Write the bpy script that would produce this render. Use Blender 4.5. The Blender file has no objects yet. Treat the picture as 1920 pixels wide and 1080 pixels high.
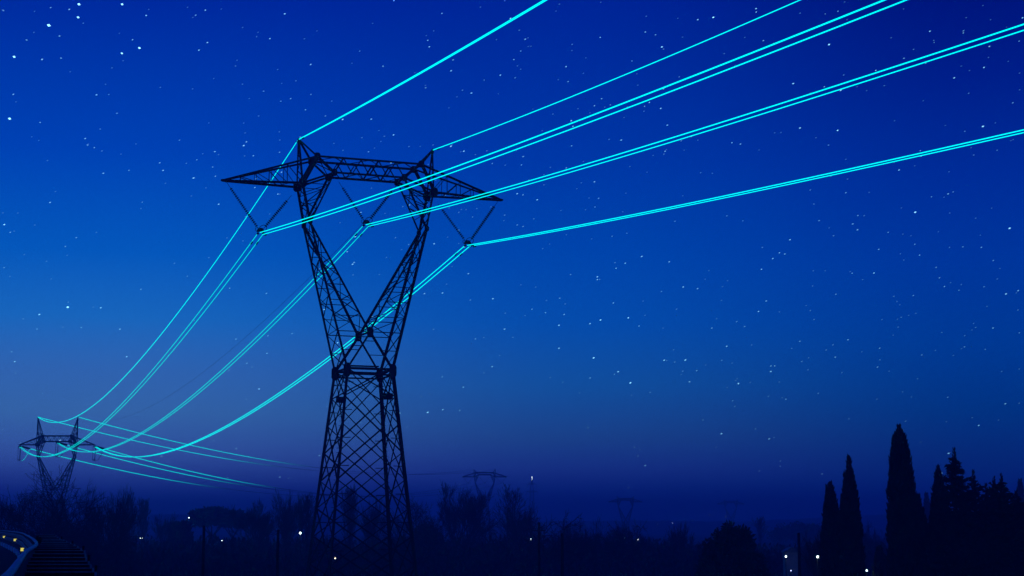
import bpy, math, random
from mathutils import Vector, Matrix, noise

# ------------------------------------------------------------------ scene, camera, sky
scene = bpy.context.scene
COL = scene.collection
CAM_Z = 9.0
F_PX, PITCH = 3086.0, math.atan(444.9 / 3086.0)      # focal length in pixels of a 1920 wide frame

cam_data = bpy.data.cameras.new('camera')
cam_data.sensor_width = 36.0
cam_data.lens = F_PX / 1920.0 * 36.0
cam_data.clip_start, cam_data.clip_end = 0.5, 12000.0
cam = bpy.data.objects.new('camera', cam_data)
COL.objects.link(cam)
cam.location = (0, 0, CAM_Z)
cam.rotation_euler = (math.pi / 2 + PITCH, 0, 0)
scene.camera = cam
scene.view_settings.view_transform = 'Standard'
scene.view_settings.look = 'None'
scene.view_settings.exposure = 0.0
scene.view_settings.gamma = 1.0
scene.cycles.use_denoising = True
scene.cycles.denoiser = 'OPENIMAGEDENOISE'
scene.cycles.volume_bounces = 1
scene.cycles.max_bounces = 6
scene.cycles.caustics_reflective = False
scene.cycles.caustics_refractive = False
scene.cycles.sample_clamp_indirect = 0.4


def lin(c):
    return tuple((v / 255 / 12.92) if v / 255 <= 0.04045 else ((v / 255 + 0.055) / 1.055) ** 2.4 for v in c)


world = bpy.data.worlds.new('World')
scene.world = world
world.use_nodes = True
wn, wl = world.node_tree.nodes, world.node_tree.links
wn.clear()
w_out = wn.new('ShaderNodeOutputWorld')
w_bg = wn.new('ShaderNodeBackground')
w_tc = wn.new('ShaderNodeTexCoord')
w_sep = wn.new('ShaderNodeSeparateXYZ')
wl.new(w_tc.outputs['Generated'], w_sep.inputs[0])


def sky_ramp(stops):
    r = wn.new('ShaderNodeValToRGB')
    r.color_ramp.interpolation = 'LINEAR'
    els = r.color_ramp.elements
    while len(els) > 1:
        els.remove(els[0])
    first = True
    for deg, c in stops:
        pos = math.sin(math.radians(deg))
        if first:
            e = els[0]; e.position = pos; first = False
        else:
            e = els.new(pos)
        e.color = (*lin(c), 1)
    wl.new(w_sep.outputs['Z'], r.inputs[0])
    return r


# dusk after sunset: the glow is low in the west, on the left of the view
SKY_WEST = [(0, (16, 42, 144)), (0.39, (20, 46, 150)), (1.03, (34, 60, 166)), (1.6, (54, 84, 182)), (2.33, (68, 106, 195)),
            (3.77, (66, 121, 194)), (5.16, (57, 115, 197)), (7.0, (28, 113, 206)), (9.24, (5, 95, 201)), (12.6, (0, 70, 189)),
            (18, (0, 41, 162)), (30, (0, 26, 132)), (60, (0, 16, 108)), (90, (0, 14, 100))]
SKY_MID = [(0, (6, 34, 134)), (0.39, (8, 36, 136)), (1.03, (18, 46, 146)), (1.88, (36, 66, 160)), (3.0, (36, 82, 158)),
           (4.8, (22, 92, 176)), (7.0, (6, 85, 187)), (9.6, (0, 74, 183)), (12.6, (0, 59, 174)), (15, (0, 50, 166)),
           (18, (0, 38, 156)), (30, (0, 22, 124)), (60, (0, 15, 106)), (90, (0, 14, 100))]
SKY_EAST = [(0, (2, 30, 126)), (0.39, (2, 32, 128)), (1.03, (4, 40, 132)), (1.6, (10, 50, 136)), (2.33, (10, 54, 136)),
            (3.77, (2, 61, 144)), (6.1, (0, 64, 160)), (8.8, (0, 58, 165)), (11.7, (0, 46, 158)), (15, (0, 30, 140)),
            (18, (0, 18, 123)), (30, (0, 16, 110)), (60, (0, 14, 102)), (90, (0, 14, 100))]
w_at = wn.new('ShaderNodeMath'); w_at.operation = 'ARCTAN2'
wl.new(w_sep.outputs['X'], w_at.inputs[0]); wl.new(w_sep.outputs['Y'], w_at.inputs[1])
prev = sky_ramp(SKY_WEST).outputs[0]
for stops, lo, hi in ((SKY_MID, -14, 3), (SKY_EAST, 1, 17)):
    w_mr = wn.new('ShaderNodeMapRange'); w_mr.interpolation_type = 'SMOOTHSTEP'
    w_mr.inputs['From Min'].default_value = math.radians(lo)
    w_mr.inputs['From Max'].default_value = math.radians(hi)
    wl.new(w_at.outputs[0], w_mr.inputs['Value'])
    w_mix = wn.new('ShaderNodeMix'); w_mix.data_type = 'RGBA'
    wl.new(w_mr.outputs['Result'], w_mix.inputs['Factor'])
    wl.new(prev, w_mix.inputs['A']); wl.new(sky_ramp(stops).outputs[0], w_mix.inputs['B'])
    prev = w_mix.outputs['Result']
wl.new(w_mix.outputs['Result'], w_bg.inputs['Color'])
w_bg.inputs['Strength'].default_value = 1.0
wl.new(w_bg.outputs[0], w_out.inputs['Surface'])

HAZE_DENSITY = 0.0010
HAZE_COLOR = (0.45, 0.62, 0.97)


# ------------------------------------------------------------------ helpers
def at(px, py, d):
    """point seen at pixel (px, py) of the 1920x1080 frame, d metres north of the camera"""
    up = (540 - py) / F_PX
    fy = math.cos(PITCH) - up * math.sin(PITCH)
    fz = math.sin(PITCH) + up * math.cos(PITCH)
    fx = (px - 960) / F_PX
    return Vector((fx / fy * d, d, CAM_Z + fz / fy * d))


def material(name, base, rough=0.8, metal=0.0, var=0.25, scale=3.0, bump=0.0):
    m = bpy.data.materials.new(name)
    m.use_nodes = True
    n, l = m.node_tree.nodes, m.node_tree.links
    b = n['Principled BSDF']
    b.inputs['Roughness'].default_value = rough
    b.inputs['Metallic'].default_value = metal
    if rough > 0.84:
        b.inputs['Specular IOR Level'].default_value = 0.06
    tc = n.new('ShaderNodeTexCoord')
    nt = n.new('ShaderNodeTexNoise'); nt.inputs['Scale'].default_value = scale
    nt.inputs['Detail'].default_value = 6
    l.new(tc.outputs['Object'], nt.inputs['Vector'])
    cr = n.new('ShaderNodeValToRGB')
    cr.color_ramp.elements[0].position = 0.3
    cr.color_ramp.elements[1].position = 0.7
    cr.color_ramp.elements[0].color = (*[c * (1 - var) for c in base], 1)
    cr.color_ramp.elements[1].color = (*[min(1, c * (1 + var)) for c in base], 1)
    l.new(nt.outputs['Fac'], cr.inputs[0]); l.new(cr.outputs[0], b.inputs['Base Color'])
    if bump:
        bp = n.new('ShaderNodeBump'); bp.inputs['Strength'].default_value = bump
        l.new(nt.outputs['Fac'], bp.inputs['Height']); l.new(bp.outputs[0], b.inputs['Normal'])
    return m


def starlight(name, color, strength, attr):
    m = bpy.data.materials.new(name)
    m.use_nodes = True
    m.cycles.emission_sampling = 'NONE'
    n, l = m.node_tree.nodes, m.node_tree.links
    n.clear()
    out = n.new('ShaderNodeOutputMaterial'); add = n.new('ShaderNodeAddShader')
    em = n.new('ShaderNodeEmission'); em.inputs['Color'].default_value = (*color, 1)
    tr = n.new('ShaderNodeBsdfTransparent')
    a = n.new('ShaderNodeAttribute'); a.attribute_name = attr
    mu = n.new('ShaderNodeMath'); mu.operation = 'MULTIPLY'; mu.inputs[1].default_value = strength
    l.new(a.outputs['Fac'], mu.inputs[0]); l.new(mu.outputs[0], em.inputs['Strength'])
    l.new(em.outputs[0], add.inputs[0]); l.new(tr.outputs[0], add.inputs[1]); l.new(add.outputs[0], out.inputs['Surface'])
    return m


def emitter(name, color, strength, attr=None):
    m = bpy.data.materials.new(name)
    m.use_nodes = True
    n, l = m.node_tree.nodes, m.node_tree.links
    b = n['Principled BSDF']
    b.inputs['Base Color'].default_value = (0.02, 0.02, 0.02, 1)
    b.inputs['Roughness'].default_value = 0.6
    b.inputs['Emission Color'].default_value = (*color, 1)
    b.inputs['Emission Strength'].default_value = strength
    m.cycles.emission_sampling = 'NONE'
    if attr:
        a = n.new('ShaderNodeAttribute'); a.attribute_name = attr
        mu = n.new('ShaderNodeMath'); mu.operation = 'MULTIPLY'; mu.inputs[1].default_value = strength
        l.new(a.outputs['Fac'], mu.inputs[0]); l.new(mu.outputs[0], b.inputs['Emission Strength'])
    return m


MAT = dict(
    steel=material('dark weathered steel', (0.05, 0.052, 0.058), 0.75, 0.0, 0.35, 1.5),
    glassdisc=material('insulator glass', (0.05, 0.055, 0.06), 0.45, 0.0, 0.1, 4),
    bark=material('bark', (0.045, 0.038, 0.034), 0.95, 0, 0.35, 6),
    twig=material('twigs', (0.04, 0.034, 0.03), 0.95, 0, 0.3, 1),
    cypress=material('cypress foliage', (0.035, 0.05, 0.032), 0.9, 0, 0.45, 0.9),
    conifer=material('conifer needles', (0.04, 0.055, 0.038), 0.9, 0, 0.45, 0.9),
    leaf=material('evergreen leaves', (0.045, 0.06, 0.04), 0.8, 0, 0.45, 0.8),
    thicket=material('winter thicket', (0.06, 0.06, 0.05), 0.95, 0, 0.25, 0.2),
    ground=material('field grass and soil', (0.035, 0.038, 0.03), 0.95, 0, 0.5, 0.05, 0.2),
    hill=material('far wooded hills', (0.045, 0.05, 0.045), 0.95, 0, 0.4, 0.01),
    asphalt=material('asphalt', (0.045, 0.045, 0.048), 0.9, 0, 0.25, 2.0, 0.1),
    wood=material('tarred timber', (0.012, 0.011, 0.010), 0.9, 0, 0.4, 5.0, 0.3),
    rail=material('rail paint', (0.42, 0.44, 0.46), 0.55, 0.2, 0.25, 3.0),
    panel=material('rail steel', (0.15, 0.16, 0.17), 0.6, 0.4, 0.3, 3.0),
    skylit_edge=material('skylit step edge', (0.45, 0.44, 0.42), 0.8, 0, 0.4, 6.0),  # pale colour stands in for sky light caught on the step edges
    kerb=material('white painted kerb', (0.75, 0.76, 0.76), 0.7, 0, 0.12, 4.0),
    concrete=material('dark tarred concrete', (0.03, 0.03, 0.03), 0.9, 0, 0.2, 2.0),
    render=material('shed wall', (0.3, 0.29, 0.27), 0.9, 0, 0.2, 1.0),
    cable=emitter('glowing cable', (0.0, 1.0, 1.0), 1.25, 'glow'),
    darkwire=material('bare wire', (0.09, 0.09, 0.1), 0.6, 0.3, 0.1, 2),
    star=starlight('starlight', (0.24, 0.66, 0.80), 0.75, 'glow'),
    lampcool=emitter('cool lamp', (0.75, 0.95, 1.0), 5.0),
    lampwarm=emitter('warm lamp', (1.0, 0.85, 0.55), 4.0),
    lampviolet=emitter('far lamp', (0.55, 0.6, 1.0), 4.0),
    marker=emitter('glowing yellow reflector', (0.80, 0.72, 0.12), 0.9),  # emission stands in for light thrown back by the rail reflectors
)


class MB:
    """collects geometry that becomes one mesh object"""
    def __init__(self):
        self.v, self.f, self.g = [], [], []

    def box(self, c, s, m=None):
        c, s = Vector(c), Vector(s) / 2
        i = len(self.v)
        for x, y, z in ((-1, -1, -1), (1, -1, -1), (1, 1, -1), (-1, 1, -1), (-1, -1, 1), (1, -1, 1), (1, 1, 1), (-1, 1, 1)):
            p = Vector((x * s.x, y * s.y, z * s.z))
            self.v.append((m @ p if m else p) + c)
        for q in ((0, 3, 2, 1), (4, 5, 6, 7), (0, 1, 5, 4), (1, 2, 6, 5), (2, 3, 7, 6), (3, 0, 4, 7)):
            self.f.append(tuple(i + k for k in q))

    def tube(self, pts, radii, n=6, caps=True, glow=None):
        pts = [Vector(p) for p in pts]
        i0 = len(self.v)
        ref = Vector((0, 0, 1))
        if abs((pts[-1] - pts[0]).normalized().z) > 0.9:
            ref = Vector((1, 0, 0))
        for k, p in enumerate(pts):
            d = (pts[min(k + 1, len(pts) - 1)] - pts[max(k - 1, 0)]).normalized()
            a = d.cross(ref).normalized(); b = d.cross(a)
            r = radii if isinstance(radii, (int, float)) else radii[k]
            for j in range(n):
                t = 2 * math.pi * j / n
                self.v.append(p + a * (r * math.cos(t)) + b * (r * math.sin(t)))
                if glow is not None:
                    self.g.append(glow if isinstance(glow, (int, float)) else glow[k])
        for k in range(len(pts) - 1):
            for j in range(n):
                a, b = i0 + k * n + j, i0 + k * n + (j + 1) % n
                self.f.append((a, b, b + n, a + n))
        if caps:
            self.f.append(tuple(i0 + j for j in range(n))[::-1])
            self.f.append(tuple(i0 + (len(pts) - 1) * n + j for j in range(n)))

    def lathe(self, prof, org, axis, n=8):
        """profile [(r, h)] turned about axis through org"""
        axis = Vector(axis).normalized()
        a = axis.orthogonal().normalized(); b = axis.cross(a)
        i0 = len(self.v)
        for r, h in prof:
            for j in range(n):
                t = 2 * math.pi * j / n
                self.v.append(Vector(org) + axis * h + a * (r * math.cos(t)) + b * (r * math.sin(t)))
        for k in range(len(prof) - 1):
            for j in range(n):
                q, w = i0 + k * n + j, i0 + k * n + (j + 1) % n
                self.f.append((q, w, w + n, q + n))
        self.f.append(tuple(i0 + j for j in range(n))[::-1])
        self.f.append(tuple(i0 + (len(prof) - 1) * n + j for j in range(n)))

    def prism(self, poly, off):
        """polygon (3-D points) thickened by the vector off"""
        i = len(self.v); n = len(poly); off = Vector(off)
        self.v += [Vector(p) - off / 2 for p in poly] + [Vector(p) + off / 2 for p in poly]
        self.f.append(tuple(range(i, i + n))[::-1]); self.f.append(tuple(range(i + n, i + 2 * n)))
        for k in range(n):
            j = (k + 1) % n
            self.f.append((i + k, i + j, i + n + j, i + n + k))

    def mesh(self, name, mat, smooth=False):
        me = bpy.data.meshes.new(name)
        me.from_pydata([tuple(v) for v in self.v], [], self.f)
        if self.g:
            at_ = me.attributes.new('glow', 'FLOAT', 'POINT')
            at_.data.foreach_set('value', self.g)
        me.materials.append(MAT[mat])
        if smooth:
            me.polygons.foreach_set('use_smooth', [True] * len(me.polygons))
        me.update()
        return me

    def build(self, name, mat, parent=None, smooth=False):
        return link(name, self.mesh(name, mat, smooth), parent)


def link(name, me, parent=None):
    o = bpy.data.objects.new(name, me)
    COL.objects.link(o)
    o.parent = parent
    return o


def tag(o, label=None, cat=None, group=None, kind=None):
    if label: o['label'] = label
    if cat: o['category'] = cat
    if group: o['group'] = group
    if kind: o['kind'] = kind
    return o


def thing(name, label, cat, loc=(0, 0, 0), rz=0.0, group=None, scale=None):
    o = bpy.data.objects.new(name, None)
    o.empty_display_size = 0.5
    COL.objects.link(o)
    o.location = loc; o.rotation_euler = (0, 0, rz)
    if scale: o.scale = scale
    return tag(o, label, cat, group)


# ------------------------------------------------------------------ guard rail course (also shapes the ground)
RAIL = [(-0.2, -9.0), (-1.7, 2.0), (-3.2, 9.0), (-5.0, 16.2), (-7.1, 23.7), (-10.1, 34.3), (-13.5, 46.8), (-17.9, 61.7),
        (-25.2, 85.7), (-38.4, 128.0), (-60.5, 193.0), (-86, 262), (-112, 330)]


def resample(pts, step):
    """Catmull-Rom through pts, resampled to about step metres"""
    P = [Vector(p) for p in pts]
    out = []
    for i in range(len(P) - 1):
        a, b, c, d = P[max(i - 1, 0)], P[i], P[i + 1], P[min(i + 2, len(P) - 1)]
        n = max(2, int((c - b).length / step))
        for k in range(n):
            t = k / n
            out.append(0.5 * ((2 * b) + (c - a) * t + (2 * a - 5 * b + 4 * c - d) * t * t + (3 * b - a - 3 * c + d) * t ** 3))
    out.append(P[-1])
    return out


RAIL = [(x * 0.9898, y) for x, y in RAIL]
RAIL_C = resample(RAIL, 2.0)
ROAD_Z = CAM_Z - 2.0


def rail_offset(p):
    """signed distance to the rail course: negative on the road (left) side"""
    best, sd = 1e9, 0
    for i in range(0, len(RAIL_C) - 1):
        a, b = RAIL_C[i], RAIL_C[i + 1]
        d = b - a
        t = max(0, min(1, (p - a).dot(d) / d.length_squared))
        q = a + d * t
        r = (p - q).length
        if r < best:
            best = r
            sd = r if (d.x * (p.y - a.y) - d.y * (p.x - a.x)) < 0 else -r
    return sd


def sstep(a, b, x):
    t = max(0, min(1, (x - a) / (b - a)))
    return t * t * (3 - 2 * t)


def ground_z(x, y):
    r = math.hypot(x, y)
    z = 0.35 * noise.noise(Vector((x * 0.02, y * 0.02, 0)))
    if r < 700:
        sd = rail_offset(Vector((x, y)))
        bank = 1 - sstep(1.6, 10, sd) if sd > 0 else 1 - sstep(10, 30, -sd)
        near = 1 - sstep(5, 18, r)
        z = max(z, (ROAD_Z - 0.16) * max(bank, near) + z * (1 - max(bank, near)))
    return z


# ------------------------------------------------------------------ ground, hills, road
def build_ground():
    rings = [0, 4, 8, 12, 16, 20, 25, 30, 36, 43, 50, 58, 66, 75, 85, 96, 108, 122, 138, 156, 176, 200, 230, 270, 320, 380,
             460, 560, 700, 900, 1200, 1600, 2050, 2550]
    n = 150
    v, f = [(0, 0, ground_z(0, 0))], []
    for r in rings[1:]:
        for j in range(n):
            t = 2 * math.pi * j / n
            x, y = r * math.sin(t), r * math.cos(t)
            v.append((x, y, ground_z(x, y)))
    for j in range(n):
        f.append((0, 1 + (j + 1) % n, 1 + j))
    for i in range(len(rings) - 2):
        for j in range(n):
            a, b = 1 + i * n + j, 1 + i * n + (j + 1) % n
            f.append((a, b, b + n, a + n))
    me = bpy.data.meshes.new('ground')
    me.from_pydata(v, [], f); me.materials.append(MAT['ground'])
    me.polygons.foreach_set('use_smooth', [True] * len(me.polygons))
    tag(link('ground', me), kind='structure')


def build_hills():
    """low wooded hills on the horizon"""
    m = MB()
    n = 260
    for k in range(n + 1):
        az = math.radians(-62 + 124 * k / n)
        for r, q in ((1750, 0), (1850, 0.35), (2000, 0.8), (2180, 1.0), (2350, 0.7), (2500, 0.0)):
            h = 17 + 13 * noise.noise(Vector((az * 3.1 + 2.0, r * 0.0012, 3.3))) + 5 * noise.noise(Vector((az * 11, r * 0.003, 1.7)))
            h += 2.2 * noise.noise(Vector((az * 90, r * 0.02, 5.1)))
            m.v.append(Vector((r * math.sin(az), r * math.cos(az), -1.5 + max(0, h + 1.5) * q)))
    for k in range(n):
        for i in range(5):
            a = k * 6 + i
            m.f.append((a, a + 6, a + 7, a + 1))
    tag(m.build('hills', 'hill', smooth=True), kind='structure')


def strip(name, mat, o0, o1, z, kind='structure'):
    """a flat sheet that follows the rail course between two side offsets"""
    m = MB()
    for i, p in enumerate(RAIL_C):
        d = (RAIL_C[min(i + 1, len(RAIL_C) - 1)] - RAIL_C[max(i - 1, 0)]).normalized()
        nrm = Vector((d.y, -d.x))
        for o in (o0, o1):
            q = p + nrm * o
            m.v.append(Vector((q.x, q.y, z)))
        if i:
            k = 2 * i
            m.f.append((k - 2, k - 1, k + 1, k))
    tag(m.build(name, mat), kind=kind)


build_ground()
build_hills()
strip('road', 'asphalt', -8.2, -0.45, ROAD_Z)

# ------------------------------------------------------------------ lattice pylons
ANGLE = {}


def angle_mesh(mat='steel'):
    """unit length of an equal angle section, one long in z, legs one wide"""
    if mat not in ANGLE:
        t = 0.22
        prof = [(-.5, -.5), (.5, -.5), (.5, -.5 + t), (-.5 + t, -.5 + t), (-.5 + t, .5), (-.5, .5)]
        m = MB()
        m.v = [Vector((x, y, z)) for z in (0, 1) for x, y in prof]
        m.f = [(0, 3, 2, 1), (0, 5, 4, 3), (6, 7, 8, 9), (6, 9, 10, 11)]
        m.f += [(k, (k + 1) % 6, 6 + (k + 1) % 6, 6 + k) for k in range(6)]
        ANGLE[mat] = m.mesh('angle_section', mat)
    return ANGLE[mat]


def frame_of(a, b, roll=0.0):
    d = (b - a).normalized()
    x = d.orthogonal().normalized() if abs(d.z) < 0.5 else Vector((1, 0, 0)) - d * d.x
    x.normalize(); y = d.cross(x)
    c, s = math.cos(roll), math.sin(roll)
    return x * c + y * s, y * c - x * s, d


def pylon_members(P):
    """members of a single-circuit delta pylon: list of (part, piece name, a, b, width); local x along the bridge, y away, z up"""
    M, G = [], []
    V = lambda u, v, z: Vector((u, -v, z))

    def mem(part, nm, a, b, w):
        M.append((part, nm, a, b, w))

    def lace(part, nm, A, B, n, w, t0=0.0, t1=1.0, zig='x', nh=None, hw=None):
        """bracing between two chords A=(a0,a1) and B=(b0,b1)"""
        pa = [A[0].lerp(A[1], t0 + (t1 - t0) * k / n) for k in range(n + 1)]
        pb = [B[0].lerp(B[1], t0 + (t1 - t0) * k / n) for k in range(n + 1)]
        for k in range(n):
            if zig == 'x' or (k % 2 == 0) == (zig == 'a'):
                if (pa[k] - pb[k + 1]).length > 0.25: mem(part, nm, pa[k], pb[k + 1], w)
            if zig == 'x' or (k % 2 == 1) == (zig == 'a'):
                if (pb[k] - pa[k + 1]).length > 0.25: mem(part, nm, pb[k], pa[k + 1], w)
        if nh:
            for k in range(nh, n):
                if (pa[k] - pb[k]).length > 0.25: mem(part, 'horizontal_brace', pa[k], pb[k], hw or w)

    w, zw, g, base = P['w'], P['zw'], P['g'], P.get('base', 0.0)
    wb = w + g * (zw - base)
    S = P.get('thick', 1.0)
    legw, chw, brw, fiw = 0.22 * S, 0.15 * S, 0.085 * S, 0.055 * S
    # --- body: four legs with double lattice
    leg = {}
    for su in (-1, 1):
        for sv in (-1, 1):
            a, b = V(su * wb, sv * wb, base), V(su * w, sv * w, zw)
            leg[su, sv] = (a, b)
            mem('body', 'leg', a, b, legw)
    n = P.get('panels', 10)
    for A, B in ((leg[-1, 1], leg[1, 1]), (leg[-1, -1], leg[1, -1]), (leg[-1, -1], leg[-1, 1]), (leg[1, -1], leg[1, 1])):
        pa = [A[0].lerp(A[1], k / n) for k in range(n + 1)]
        pb = [B[0].lerp(B[1], k / n) for k in range(n + 1)]
        for k in range(n):
            j = min(k + 2, n)
            mem('body', 'diagonal_brace', pa[k], pb[j], brw)
            mem('body', 'diagonal_brace', pb[k], pa[j], brw)
        mem('body', 'diagonal_brace', pa[0], pb[1], brw); mem('body', 'diagonal_brace', pb[0], pa[1], brw)
        for k in range(n):
            q = A[0].lerp(A[1], (k + 0.5) / n); q2 = B[0].lerp(B[1], (k + 0.5) / n)
            mem('body', 'horizontal_brace', q, q.lerp(q2, 0.16), fiw)
            mem('body', 'horizontal_brace', q2, q2.lerp(q, 0.16), fiw)
        mem('body', 'waist_beam', A[1], B[1], 0.17 * S)
        mem('body', 'waist_beam', A[1] + Vector((0, 0, -0.42)), B[1] + Vector((0, 0, -0.42)), 0.12 * S)
    # --- fork
    cr = {sv: V(0, sv * P['vcr'], P['zcr']) for sv in (-1, 1)}
    mem('fork', 'crotch_beam', cr[-1], cr[1], chw)
    for sv in (-1, 1):
        for su in (-1, 1):
            mem('fork', 'strut', cr[sv], leg[su, sv][1], chw)
    for su in (-1, 1):
        part = 'limb_l' if su < 0 else 'limb_r'
        kn = {sv: V(su * P['k'], sv * P['vk'], P['zk']) for sv in (-1, 1)}
        sh = {sv: V(su * P['s'], sv * P['vs'], P['zs']) for sv in (-1, 1)}
        bo = {sv: V(su * P['d'], sv * P['vd'], P['zd']) for sv in (-1, 1)}
        out = {sv: (kn[sv], leg[su, sv][1]) for sv in (-1, 1)}
        inn = {sv: (kn[sv], cr[sv]) for sv in (-1, 1)}
        for sv in (-1, 1):
            mem(part, 'limb_chord', *out[sv], chw * 1.1)
            mem(part, 'limb_chord', *inn[sv], chw)
            mem(part, 'limb_chord', kn[sv], sh[sv], chw)
            mem(part, 'limb_chord', kn[sv], bo[sv], chw * 0.85)
            # levels of the outer chord at crotch height and the lacing of the broad faces
            tc = (P['zk'] - P['zcr']) / (P['zk'] - P['zw'])
            oc = (kn[sv], kn[sv].lerp(leg[su, sv][1], tc))
            lace(part, 'lattice_bar', oc, inn[sv], 7, fiw, zig='a' if sv > 0 else 'b', nh=2, hw=fiw)
            mem(part, 'horizontal_brace', oc[1], cr[sv], fiw * 1.2)
            o2 = kn[sv].lerp(leg[su, sv][1], (1 + tc) / 2)
            mem(part, 'horizontal_brace', o2, cr[sv].lerp(leg[su, sv][1], 0.5), fiw)
            mem(part, 'horizontal_brace', cr[sv].lerp(leg[su, sv][1], 0.25), cr[sv].lerp(leg[-su, sv][1], 0.25), fiw) if su < 0 else None
            lace(part, 'lattice_bar', (kn[sv], sh[sv]), (kn[sv], bo[sv]), 4, fiw, zig='a', nh=2, hw=fiw)
            mem(part, 'limb_chord', sh[sv], bo[sv], chw)
        lace(part, 'lattice_bar', out[-1], out[1], 8, fiw * 1.1, nh=None)
        lace(part, 'lattice_bar', inn[-1], inn[1], 6, fiw, zig='a', nh=1)
        lace(part, 'lattice_bar', (kn[-1], sh[-1]), (kn[1], sh[1]), 3, fiw)
        lace(part, 'lattice_bar', (kn[-1], bo[-1]), (kn[1], bo[1]), 4, fiw, zig='a')
        # --- cross arm
        tp = {sv: V(su * P['c'], sv * P['vt'], P['zc']) for sv in (-1, 1)}
        tip = V(su * P['a'], 0, P['zt'])
        part = 'arm_l' if su < 0 else 'arm_r'
        for sv in (-1, 1):
            mem(part, 'arm_chord', sh[sv], tip + V(0, sv * 0.06, 0), chw)
            mem(part, 'arm_chord', tp[sv], tip + V(0, sv * 0.06, 0.08), chw * 0.9)
            mem(part, 'arm_strut', sh[sv], tp[sv], 0.26 * S)
            t1 = (P['a'] - P['s']) / (P['a'] - P['c'])
            up = (tp[sv].lerp(tip, 1 - t1), tip)
            lo = (sh[sv], tip)
            for k in range(1, 5):
                mem(part, 'arm_lattice_bar', up[0].lerp(tip, k / 5), lo[0].lerp(tip, k / 5), fiw * .8)
                mem(part, 'arm_lattice_bar', up[0].lerp(tip, k / 5), lo[0].lerp(tip, (k - 1) / 5), fiw * .9)
        lace(part, 'arm_lattice_bar', (sh[-1], tip), (sh[1], tip), 6, fiw * .8, t1=0.8, zig='a')
        # --- peak
        pk = V(su * P['b'], 0, P['zp'])
        part = 'peak_l' if su < 0 else 'peak_r'
        for sv in (-1, 1):
            mem(part, 'peak_chord', sh[sv] + V(0, 0, 0.02), pk, chw * 0.8)
            mem(part, 'peak_chord', tp[sv], pk, chw * 0.8)
        lace(part, 'peak_lattice_bar', (sh[-1], pk), (sh[1], pk), 5, fiw, t1=.85, zig='a')
        if P.get('tallpeak'):
            for sv in (-1, 1):
                lace(part, 'peak_lattice_bar', (sh[sv], pk), (tp[sv], pk), 5, fiw, t1=.85, zig='a', nh=1)
        # --- cheek between shoulder, top chord and bottom chord
        part = 'bridge'
        for sv in (-1, 1):
            mem(part, 'bridge_strut', tp[sv], bo[sv], 0.16 * S)
        mem(part, 'bridge_strut', tp[-1], tp[1], chw); mem(part, 'bridge_strut', bo[-1], bo[1], chw)
        mem(part, 'bridge_strut', sh[-1], sh[1], chw)
        mem(part, 'diagonal_brace', tp[-1], bo[1], fiw * 1.3); mem(part, 'diagonal_brace', tp[1], bo[-1], fiw * 1.3)
        for sv in (-1, 1):
            ax = Vector((0, 0.06 * S, 0))
            k = 0.27 * S if not P.get('tallpeak') else 0.34
            for c, r in ((sh[sv], 1.3), (tp[sv], 1.0), (bo[sv], 1.0), (kn[sv], .75)):
                G.append((c + V(0, sv * 0.05, 0), k * r * .85, k * r, ax))
            G.append((leg[su, sv][1] + V(0, sv * 0.10, -0.12), 0.27, 0.52, ax))
    # --- bridge
    T = {sv: (V(-P['c'], sv * P['vt'], P['zc']), V(P['c'], sv * P['vt'], P['zc'])) for sv in (-1, 1)}
    B = {sv: (V(-P['d'], sv * P['vd'], P['zd']), V(P['d'], sv * P['vd'], P['zd'])) for sv in (-1, 1)}
    for sv in (-1, 1):
        mem('bridge', 'bridge_chord', *T[sv], chw); mem('bridge', 'bridge_chord', *B[sv], chw)
        # warren bracing of the tall faces: bottom node, top node, ...
        nb = 4
        for k in range(nb):
            b0, b1 = B[sv][0].lerp(B[sv][1], k / nb), B[sv][0].lerp(B[sv][1], (k + 1) / nb)
            half = P['d'] / P['c']
            tt = T[sv][0].lerp(T[sv][1], 0.5 + half * ((k + .5) / nb - .5))
            mem('bridge', 'diagonal_brace', b0, tt, brw); mem('bridge', 'diagonal_brace', tt, b1, brw)
    lace('bridge', 'lattice_bar', T[-1], T[1], 6, fiw, zig='a')
    lace('bridge', 'lattice_bar', B[-1], B[1], 6, fiw, zig='b')
    for sv in (-1, 1):
        G.append((cr[sv] + V(0, sv * .05, 0), 0.24, 0.36, Vector((0, .06, 0))))
    for su in (-1, 1):
        G.append((V(su * (P['a'] - .05), 0, P['zt'] + .03), 0.36, 0.10, Vector((0, .16, 0))))
        G.append((V(su * P['b'], 0, P['zp'] - .1), 0.09, 0.2, Vector((0, .1, 0))))
    return M, G


def plate_poly(c, hw, hh):
    k = 0.45
    return [c + Vector((x * hw, 0, z * hh)) for x, z in ((-1, -1 + k), (-1 + k, -1), (1 - k, -1), (1, -1 + k), (1, 1 - k), (1 - k, 1), (-1 + k, 1), (-1, 1 - k))]


MAIN = dict(a=10.75, zt=34.203, b=5.276, zp=37.788, c=4.061, vt=.972, zc=36.377, d=2.735, vd=.939, zd=35.235, s=5.122, vs=.891,
            zs=34.29, k=4.531, vk=1.009, zk=31.383, vcr=1.665, zcr=23.22, w=1.748, zw=20.461, g=.1)
MAIN_LOC, MAIN_YAW = Vector((-11.109, 122.969, 0)), 0.349


def main_world(u, v, z):
    c, s = math.cos(MAIN_YAW), math.sin(MAIN_YAW)
    return MAIN_LOC + Vector((u * c + v * s, u * s - v * c, z))


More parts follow.
